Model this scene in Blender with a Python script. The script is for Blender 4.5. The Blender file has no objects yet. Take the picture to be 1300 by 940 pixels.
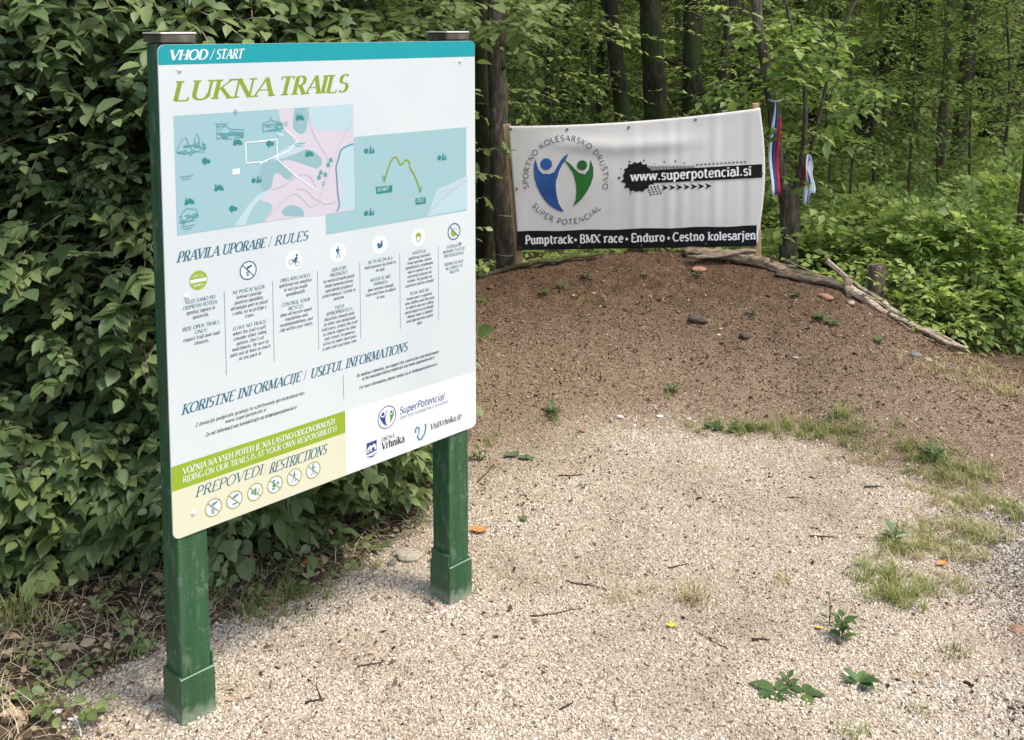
import bpy, math, random
import numpy as np
from mathutils import Vector, Matrix

rng = np.random.default_rng(11)
random.seed(5)
SC = bpy.context.scene
COL = SC.collection

# ------------------------------------------------------------------ camera
CAMH = 1.70
PITCH = 0.0925935
FPX, PX0, PY0 = 1300.0, 650.0, 156.16      # focal length and principal point in photo pixels
cam_d = bpy.data.cameras.new('camera')
cam = bpy.data.objects.new('camera', cam_d)
COL.objects.link(cam)
cam.location = (0, 0, CAMH)
cam.rotation_euler = (math.pi / 2 - PITCH, 0, 0)
cam_d.sensor_width = 36.0
cam_d.lens = 36.0
cam_d.shift_y = -(470 - PY0) / 1300.0
cam_d.clip_end = 600
SC.camera = cam

# ------------------------------------------------------------------ sky and sun
world = bpy.data.worlds.new("World")
SC.world = world
world.use_nodes = True
wn = world.node_tree.nodes
sky = wn.new('ShaderNodeTexSky')
sky.sky_type = 'NISHITA'
sky.sun_disc = False
SUN_EL, SUN_AZ = math.radians(62), math.radians(112)     # azimuth from +Y towards +X
sky.sun_elevation = SUN_EL
sky.sun_rotation = SUN_AZ
sky.air_density = 1.3
sky.dust_density = 3.0
world.node_tree.links.new(sky.outputs[0], wn['Background'].inputs[0])
wn['Background'].inputs[1].default_value = 0.15
sd = bpy.data.lights.new('sun', 'SUN')
sd.energy = 1.6
sd.angle = math.radians(12)
sd.color = (1.0, 0.95, 0.86)
so = bpy.data.objects.new('sun', sd)
COL.objects.link(so)
sv = Vector((math.sin(SUN_AZ) * math.cos(SUN_EL), math.cos(SUN_AZ) * math.cos(SUN_EL), math.sin(SUN_EL)))
so.rotation_euler = sv.to_track_quat('Z', 'Y').to_euler()
so.location = (3, -3, 9)
SC.view_settings.view_transform = 'Standard'
SC.view_settings.look = 'None'
SC.view_settings.exposure = 1.10
SC.view_settings.gamma = 1.0

# ------------------------------------------------------------------ placing helpers
cP, sP = math.cos(PITCH), math.sin(PITCH)


def ray(px, py):
    a = (px - PX0) / FPX
    b = -(py - PY0) / FPX
    return np.array([a, cP + b * sP, -sP + b * cP])


def at_y(px, py, y):
    v = ray(px, py)
    return np.array([0, 0, CAMH]) + v * (y / v[1])


# ------------------------------------------------------------------ noise and ground height
_perm = np.random.default_rng(3).random((256, 256))


def vnoise(x, y):
    x = np.asarray(x, float); y = np.asarray(y, float)
    xi = np.floor(x).astype(int); yi = np.floor(y).astype(int)
    fx = x - xi; fy = y - yi
    fx = fx * fx * (3 - 2 * fx); fy = fy * fy * (3 - 2 * fy)
    a = _perm[xi % 256, yi % 256]; b = _perm[(xi + 1) % 256, yi % 256]
    c = _perm[xi % 256, (yi + 1) % 256]; d = _perm[(xi + 1) % 256, (yi + 1) % 256]
    return (a * (1 - fx) + b * fx) * (1 - fy) + (c * (1 - fx) + d * fx) * fy


def fbm(x, y, o=4):
    s = 0; a = .5
    for i in range(o):
        s = s + a * vnoise(np.asarray(x) * 2 ** i + 17 * i, np.asarray(y) * 2 ** i + 5 * i)
        a *= .5
    return s / (1 - .5 ** o)


def sstep(a, b, x):
    t = np.clip((np.asarray(x, float) - a) / (b - a), 0, 1)
    return t * t * (3 - 2 * t)


IN_X = [-3, -1.2, -.6, -.155, -.03, .36, .82, 1.295, 1.50, 1.78, 2.6, 4, 6]
IN_Y = [4.3, 4.15, 4.12, 4.16, 4.28, 4.37, 4.40, 4.25, 3.93, 3.66, 3.1, 2.7, 2.4]
CR_X = [-3, -2, -1.0, -.39, -.17, .04, .44, .96, 1.35, 1.71, 1.91, 2.11, 2.29, 2.48, 3.5, 6]
CR_Y = [5.3, 5.3, 5.4, 5.5, 5.5, 5.55, 5.6, 5.6, 5.55, 5.45, 5.3, 5.15, 5.0, 4.9, 4.8, 4.6]
CR_H = [.03, .08, .25, .31, .33, .385, .425, .435, .385, .315, .225, .12, .04, .0, -.04, -.04]


def gh(x, y):
    x = np.asarray(x, float); y = np.asarray(y, float)
    pad = -.065 * sstep(2.25, 3.05, y)
    yi = np.interp(x, IN_X, IN_Y); yc = np.interp(x, CR_X, CR_Y); hc = np.interp(x, CR_X, CR_H)
    t = np.clip((y - yi) / (yc - yi), 0, 1)
    prof = np.where(t < .5, t * (0.55 + .45 * t * 2) , .5 * (1.0) + (t - .5) * 1.0)
    prof = prof - .06 * sstep(.8, 1, t) * (1 - t)
    h = pad + (hc + .065) * np.clip(prof, 0, 1)
    back = sstep(.06, .75, y - yc)
    h = h * (1 - back) + back * (-.02 + .05 * (fbm(x * .8, y * .8) - .5) * 2)
    # leaf mould bank on the left
    xl = pad_left(y)
    h = h + .05 * sstep(0, .5, xl - x) * (y < yc)
    h = h + .012 * (fbm(x * 3 + 9, y * 3) - .5) * sstep(1, 1.5, y)
    h = h + np.where(y > 15, (y - 15) * .16, 0) + .25 * sstep(10, 40, np.abs(x)) * (np.abs(x) - 10) * .3
    return h


PL_Y = [1.0, 2.0, 2.3, 2.55, 2.85, 3.07, 3.42, 3.85, 4.3]
PL_X = [-1.15, -1.1, -1.07, -1.1, -.87, -.60, -.34, -.14, -.2]


def pad_left(y):
    return np.interp(y, PL_Y, PL_X)


def ground_at(px, py):
    v = ray(px, py)
    o = np.array([0, 0, CAMH])
    lo, prev = 1.0, 1.0
    for k in range(900):
        t = 1.0 + k * .03
        p = o + v * t
        if p[2] < float(gh(p[0], p[1])):
            a, b = t - .03, t
            for _ in range(14):
                m = (a + b) / 2; q = o + v * m
                if q[2] < float(gh(q[0], q[1])): b = m
                else: a = m
            q = o + v * b
            return np.array([q[0], q[1], float(gh(q[0], q[1]))])
    return p


# ------------------------------------------------------------------ object helpers
def new_mesh_np(name, V, F, mats, matidx=None, attrs=None, smooth=False):
    """V (n,3), F list of face index tuples or (m,k) array"""
    me = bpy.data.meshes.new(name)
    V = np.asarray(V, dtype=np.float32)
    if isinstance(F, np.ndarray):
        m, k = F.shape
        me.vertices.add(len(V)); me.vertices.foreach_set('co', V.ravel())
        me.loops.add(m * k); me.loops.foreach_set('vertex_index', F.ravel().astype(np.int32))
        me.polygons.add(m)
        me.polygons.foreach_set('loop_start', np.arange(0, m * k, k, dtype=np.int32))
        me.polygons.foreach_set('loop_total', np.full(m, k, dtype=np.int32))
    else:
        me.from_pydata([tuple(v) for v in V.tolist()], [], F)
    for mt in mats: me.materials.append(mt)
    if matidx is not None:
        me.polygons.foreach_set('material_index', np.asarray(matidx, dtype=np.int32))
    if attrs:
        for k2, arr in attrs.items():
            at = me.attributes.new(k2, 'FLOAT', 'POINT')
            at.data.foreach_set('value', np.asarray(arr, dtype=np.float32))
    if smooth:
        me.polygons.foreach_set('use_smooth', np.ones(len(me.polygons), dtype=bool))
    me.update(calc_edges=True)
    return me


def link(name, me, parent=None, loc=None):
    o = bpy.data.objects.new(name, me)
    COL.objects.link(o)
    if parent is not None: o.parent = parent
    if loc is not None: o.location = loc
    return o


def thing(name, label, cat, loc=(0, 0, 0), group=None, me=None, rz=0):
    o = link(name, me)
    o.location = loc
    o.rotation_euler = (0, 0, rz)
    o['label'] = label; o['category'] = cat
    if group: o['group'] = group
    return o


def tube(pts, rad, n=10, cap=True, rough=0.0, seed=0, flat=1.0):
    """tube verts/faces along pts (k,3); rad scalar or list; rough = relative radial noise"""
    pts = np.asarray(pts, float); k = len(pts)
    rad = np.full(k, rad) if np.isscalar(rad) else np.asarray(rad, float)
    tan = np.gradient(pts, axis=0)
    tan /= np.linalg.norm(tan, axis=1)[:, None] + 1e-9
    r = np.random.default_rng(seed)
    ref = np.array([0., 0, 1]) if abs(tan[0][2]) < .9 else np.array([1., 0, 0])
    V = []
    a = np.cross(ref, tan[0]); a /= np.linalg.norm(a)
    prof = 1 + rough * (r.random(n) - .5) * 2
    for i in range(k):
        a = a - tan[i] * np.dot(a, tan[i]); a /= np.linalg.norm(a) + 1e-9
        b = np.cross(tan[i], a)
        prof = prof * .75 + .25 * (1 + rough * (r.random(n) - .5) * 2.4)
        for j in range(n):
            th = 2 * math.pi * j / n
            V.append(pts[i] + (a * math.cos(th) + b * math.sin(th) * flat) * rad[i] * prof[j])
    F = []
    for i in range(k - 1):
        for j in range(n):
            j2 = (j + 1) % n
            F.append((i * n + j, i * n + j2, (i + 1) * n + j2, (i + 1) * n + j))
    if cap:
        F.append(tuple(range(n))[::-1]); F.append(tuple((k - 1) * n + j for j in range(n)))
    return np.array(V), F


def resample(pts, step):
    pts = np.asarray(pts, float)
    d = np.r_[0, np.cumsum(np.linalg.norm(np.diff(pts, axis=0), axis=1))]
    n = max(3, int(d[-1] / step))
    t = np.linspace(0, d[-1], n)
    return np.stack([np.interp(t, d, pts[:, i]) for i in range(3)], 1)


def smooth_path(pts, step, wob=0.0, seed=0):
    p = resample(pts, step)
    for _ in range(3):
        p[1:-1] = (p[:-2] + p[1:-1] * 2 + p[2:]) / 4
    if wob:
        r = np.random.default_rng(seed)
        w = r.normal(0, wob, p.shape)
        for _ in range(2): w[1:-1] = (w[:-2] + w[1:-1] + w[2:]) / 3
        w[0] = 0
        p = p + w
    return p


def box_vf(sx, sy, sz, bev=0.0):
    """box centred in x,y, base at z=0, chamfered vertical and top edges"""
    b = bev
    ring = [(-sx/2 + b, -sy/2), (sx/2 - b, -sy/2), (sx/2, -sy/2 + b), (sx/2, sy/2 - b),
            (sx/2 - b, sy/2), (-sx/2 + b, sy/2), (-sx/2, sy/2 - b), (-sx/2, -sy/2 + b)]
    V = [(x, y, 0) for x, y in ring] + [(x, y, sz - b) for x, y in ring]
    s2x = (sx - 2*b) / sx; s2y = (sy - 2*b) / sy
    V += [(x * s2x, y * s2y, sz) for x, y in ring]
    F = [tuple(range(8))[::-1], tuple(range(16, 24))]
    for l in range(2):
        for j in range(8):
            F.append((l*8 + j, l*8 + (j+1) % 8, (l+1)*8 + (j+1) % 8, (l+1)*8 + j))
    return np.array(V, float), F


# ------------------------------------------------------------------ materials
def M(name):
    m = bpy.data.materials.new(name); m.use_nodes = True
    nt = m.node_tree
    return m, nt, nt.nodes['Principled BSDF']


def N(nt, kind, **kw):
    n = nt.nodes.new(kind)
    for k, v in kw.items():
        if k in ('inputs',):
            for kk, vv in v.items(): n.inputs[kk].default_value = vv
        else: setattr(n, k, v)
    return n


def ramp(nt, fac, stops):
    r = nt.nodes.new('ShaderNodeValToRGB')
    el = r.color_ramp.elements
    while len(el) < len(stops): el.new(.5)
    for e, (p, c) in zip(el, stops):
        e.position = p; e.color = (*c, 1) if len(c) == 3 else c
    nt.links.new(fac, r.inputs[0])
    return r


def noise_fac(nt, scale, detail=4, vec=None, rough=.55, dist=0.0):
    n = N(nt, 'ShaderNodeTexNoise')
    n.inputs['Scale'].default_value = scale; n.inputs['Detail'].default_value = detail
    n.inputs['Roughness'].default_value = rough; n.inputs['Distortion'].default_value = dist
    if vec is not None: nt.links.new(vec, n.inputs['Vector'])
    return n


def obj_coord(nt, scale=(1, 1, 1)):
    tc = N(nt, 'ShaderNodeTexCoord'); mp = N(nt, 'ShaderNodeMapping')
    mp.inputs['Scale'].default_value = scale
    nt.links.new(tc.outputs['Object'], mp.inputs[0])
    return mp.outputs[0]


def bump(nt, bs, height, strength=.4, dist=.01):
    b = N(nt, 'ShaderNodeBump'); b.inputs['Strength'].default_value = strength; b.inputs['Distance'].default_value = dist
    nt.links.new(height, b.inputs['Height']); nt.links.new(b.outputs[0], bs.inputs['Normal'])
    return b


def plain(name, col, rough=.5, spec=.5, var=.0, metal=0):
    m, nt, bs = M(name)
    bs.inputs['Roughness'].default_value = rough
    bs.inputs['Metallic'].default_value = metal
    bs.inputs['Specular IOR Level'].default_value = spec
    if var:
        n = noise_fac(nt, 9, 5, obj_coord(nt))
        r = ramp(nt, n.outputs[0], [(.3, [c * (1 - var) for c in col]), (.7, [min(1, c * (1 + var)) for c in col])])
        nt.links.new(r.outputs[0], bs.inputs['Base Color'])
    else:
        bs.inputs['Base Color'].default_value = (*col, 1)
    return m


def leaf_mat(name, dark, mid, light, trans=.3, rough=.45):
    m, nt, bs = M(name)
    at = N(nt, 'ShaderNodeAttribute', attribute_name='lr')
    oi = N(nt, 'ShaderNodeObjectInfo')
    ad = N(nt, 'ShaderNodeMath', operation='MULTIPLY_ADD'); ad.inputs[1].default_value = .45
    nt.links.new(oi.outputs['Random'], ad.inputs[0]); nt.links.new(at.outputs['Fac'], ad.inputs[2])
    n = noise_fac(nt, 35, 3, obj_coord(nt))
    ad2 = N(nt, 'ShaderNodeMath', operation='MULTIPLY_ADD'); ad2.inputs[1].default_value = .25
    nt.links.new(n.outputs[0], ad2.inputs[0]); nt.links.new(ad.outputs[0], ad2.inputs[2])
    r = ramp(nt, ad2.outputs[0], [(.15, dark), (.65, mid), (1.25 if 0 else 1.0, light)])
    nt.links.new(r.outputs[0], bs.inputs['Base Color'])
    bs.inputs['Roughness'].default_value = rough
    bs.inputs['Specular IOR Level'].default_value = .35
    tr = N(nt, 'ShaderNodeBsdfTranslucent')
    hs = N(nt, 'ShaderNodeHueSaturation'); hs.inputs['Value'].default_value = 1.6; hs.inputs['Saturation'].default_value = 1.1
    nt.links.new(r.outputs[0], hs.inputs['Color']); nt.links.new(hs.outputs[0], tr.inputs[0])
    mx = N(nt, 'ShaderNodeMixShader'); mx.inputs[0].default_value = trans
    nt.links.new(bs.outputs[0], mx.inputs[1]); nt.links.new(tr.outputs[0], mx.inputs[2])
    nt.links.new(mx.outputs[0], nt.nodes['Material Output'].inputs[0])
    return m


LEAF_HEDGE = leaf_mat('hedge_leaf', (.050, .084, .030), (.122, .178, .064), (.22, .275, .11), .35)
LEAF_BRIGHT = leaf_mat('undergrowth_leaf', (.06, .11, .022), (.17, .25, .060), (.38, .45, .15), .45)
LEAF_TREE = leaf_mat('tree_leaf', (.04, .075, .016), (.115, .185, .046), (.40, .47, .16), .52)  # light end raised so random leaves carry painted sunlit highlights


def bark_mat(name, c0, c1, c2, sc=1.0, moss=0.0, lying=False):
    m, nt, bs = M(name)
    v = obj_coord(nt, (2.6 * sc, 9 * sc, 9 * sc) if lying else (9 * sc, 9 * sc, 2.2 * sc))
    n1 = noise_fac(nt, 3.2, 8, v, .65, .6)
    r = ramp(nt, n1.outputs[0], [(.32, c0), (.52, c1), (.72, c2)])
    col = r.outputs[0]
    if moss:
        n2 = noise_fac(nt, 2.2, 4, obj_coord(nt))
        rm = ramp(nt, n2.outputs[0], [(.62 - moss * .25, (0, 0, 0)), (.72, (1, 1, 1))])
        mx = N(nt, 'ShaderNodeMixRGB'); mx.inputs[2].default_value = (.06, .085, .02, 1)
        nt.links.new(rm.outputs[0], mx.inputs[0]); nt.links.new(col, mx.inputs[1]); col = mx.outputs[0]
    nt.links.new(col, bs.inputs['Base Color'])
    bs.inputs['Roughness'].default_value = .9; bs.inputs['Specular IOR Level'].default_value = .2
    bump(nt, bs, n1.outputs[0], .9, .012)
    return m


BARK = bark_mat('dark_bark', (.012, .010, .007), (.040, .033, .023), (.12, .10, .07), 1, .8)
BARK_LOGP = bark_mat('bleached_log', (.12, .085, .06), (.40, .32, .24), (.64, .56, .45), 3.0, .1, True)
BARK_PALE = bark_mat('pale_bark', (.03, .024, .018), (.11, .09, .065), (.28, .24, .18), 1.3, .3)
BARK_LOG = bark_mat('weathered_log', (.045, .03, .02), (.20, .145, .10), (.46, .38, .29), 3.0, .2, True)
BARK_TIE = bark_mat('grey_brown_bark', (.03, .024, .018), (.11, .09, .068), (.24, .20, .155), 1.6, .2)
TWIG = plain('twig', (.10, .075, .05), .85, .2, .5)
TWIG_PALE = plain('pale_twig', (.3, .24, .17), .85, .2, .4)


def green_paint():
    m, nt, bs = M('green_painted_timber')
    v = obj_coord(nt, (16, 16, .9))
    grain = noise_fac(nt, 2.5, 8, v, .7, .3)
    v2 = obj_coord(nt, (4, 4, 55))
    saw = noise_fac(nt, 1.6, 5, v2, .6, 1.2)
    base = ramp(nt, grain.outputs[0], [(.2, (.012, .042, .018)), (.5, (.023, .080, .032)), (.8, (.045, .125, .055))])
    # scratches and worn pale spots
    w = noise_fac(nt, 26, 9, obj_coord(nt, (1.0, 1.0, .35)), .75, 1.0)
    wr = ramp(nt, w.outputs[0], [(.545, (0, 0, 0)), (.60, (1, 1, 1))])
    mx = N(nt, 'ShaderNodeMixRGB'); mx.inputs[2].default_value = (.14, .20, .13, 1)
    sm = N(nt, 'ShaderNodeMath', operation='MULTIPLY'); sm.inputs[1].default_value = .5
    nt.links.new(wr.outputs[0], sm.inputs[0])
    nt.links.new(sm.outputs[0], mx.inputs[0]); nt.links.new(base.outputs[0], mx.inputs[1])
    # dried mud splashed at the foot
    tc = N(nt, 'ShaderNodeTexCoord'); sp = N(nt, 'ShaderNodeSeparateXYZ'); nt.links.new(tc.outputs['Object'], sp.inputs[0])
    nz = noise_fac(nt, 40, 5, tc.outputs['Object'])
    h = N(nt, 'ShaderNodeMath', operation='MULTIPLY_ADD'); h.inputs[1].default_value = -.11
    nt.links.new(nz.outputs[0], h.inputs[0]); nt.links.new(sp.outputs[2], h.inputs[2])
    mr = N(nt, 'ShaderNodeMapRange'); mr.inputs['From Min'].default_value = .0; mr.inputs['From Max'].default_value = .05
    mr.inputs['To Min'].default_value = .75; mr.inputs['To Max'].default_value = 0
    nt.links.new(h.outputs[0], mr.inputs[0])
    mx2 = N(nt, 'ShaderNodeMixRGB'); mx2.inputs[2].default_value = (.3, .33, .25, 1)
    nt.links.new(mr.outputs[0], mx2.inputs[0]); nt.links.new(mx.outputs[0], mx2.inputs[1])
    nt.links.new(mx2.outputs[0], bs.inputs['Base Color'])
    bs.inputs['Roughness'].default_value = .42
    ad = N(nt, 'ShaderNodeMath', operation='ADD')
    nt.links.new(grain.outputs[0], ad.inputs[0]); nt.links.new(saw.outputs[0], ad.inputs[1])
    bump(nt, bs, ad.outputs[0], .45, .004)
    return m


GREEN = green_paint()
EDGEWEAR = plain('worn_paint_edge', (.3, .38, .27), .7, .3, .5)
CAPM, nt_, bs_ = M('weathered_cap_metal')
n_ = noise_fac(nt_, 14, 6, obj_coord(nt_))
r_ = ramp(nt_, n_.outputs[0], [(.3, (.05, .04, .032)), (.6, (.13, .11, .085)), (.8, (.3, .27, .22))])
nt_.links.new(r_.outputs[0], bs_.inputs['Base Color']); bs_.inputs['Roughness'].default_value = .38
bs_.inputs['Metallic'].default_value = .55
CAPTOP = plain('cap_top_metal', (.62, .6, .55), .3, .5, .2, .6)

LEAF_HEDGE2 = leaf_mat('hedge_leaf_yellower', (.056, .086, .027), (.135, .185, .060), (.24, .29, .11), .35)
LEAF_HEDGE3 = leaf_mat('hedge_leaf_bluish', (.042, .074, .033), (.098, .155, .066), (.18, .24, .11), .32)
WHITE, nt_, bs_ = M('printed_white_panel')
n_ = noise_fac(nt_, 1.3, 3, obj_coord(nt_))
r_ = ramp(nt_, n_.outputs[0], [(.35, (.50, .535, .54)), (.65, (.575, .60, .60))])
nt_.links.new(r_.outputs[0], bs_.inputs['Base Color']); bs_.inputs['Roughness'].default_value = .33
P = dict(
    teal=plain('print_teal', (0.0, .26, .29), .35),
    white=plain('print_white', (.66, .665, .67), .4),
    title=plain('print_olive', (.20, .27, .012), .4),
    blue=plain('print_petrol', (.02, .12, .17), .4),
    dark=plain('print_dark', (.035, .045, .05), .4),
    grey=plain('print_grey', (.2, .24, .26), .4),
    green=plain('print_green', (.24, .34, .02), .4),
    cream=plain('print_cream', (.58, .565, .41), .4),
    ring=plain('print_olive_ring', (.27, .29, .10), .4),
    mapb=plain('print_map_blue', (.26, .41, .435), .4),
    mapb2=plain('print_map_teal', (.22, .36, .385), .4),
    pink=plain('print_map_pink', (.50, .455, .50), .4),
    lite=plain('print_map_pale', (.37, .50, .54), .4),
    river=plain('print_river', (.08, .22, .31), .4),
    road=plain('print_road', (.42, .40, .46), .4),
    tree=plain('print_tree', (.02, .19, .17), .4),
    sk=plain('print_sketch', (.08, .27, .29), .4),
    navy=plain('print_navy', (.02, .05, .2), .4),
    leafg=plain('print_leaf_green', (.05, .25, .04), .4),
    orange=plain('print_rose', (.55, .3, .25), .4),
)


# ------------------------------------------------------------------ stroke lettering
def A(cx, cy, rx, ry, a0, a1, n=7):
    return [(cx + rx * math.cos(math.radians(a0 + (a1 - a0) * i / n)), cy + ry * math.sin(math.radians(a0 + (a1 - a0) * i / n))) for i in range(n + 1)]


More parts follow.
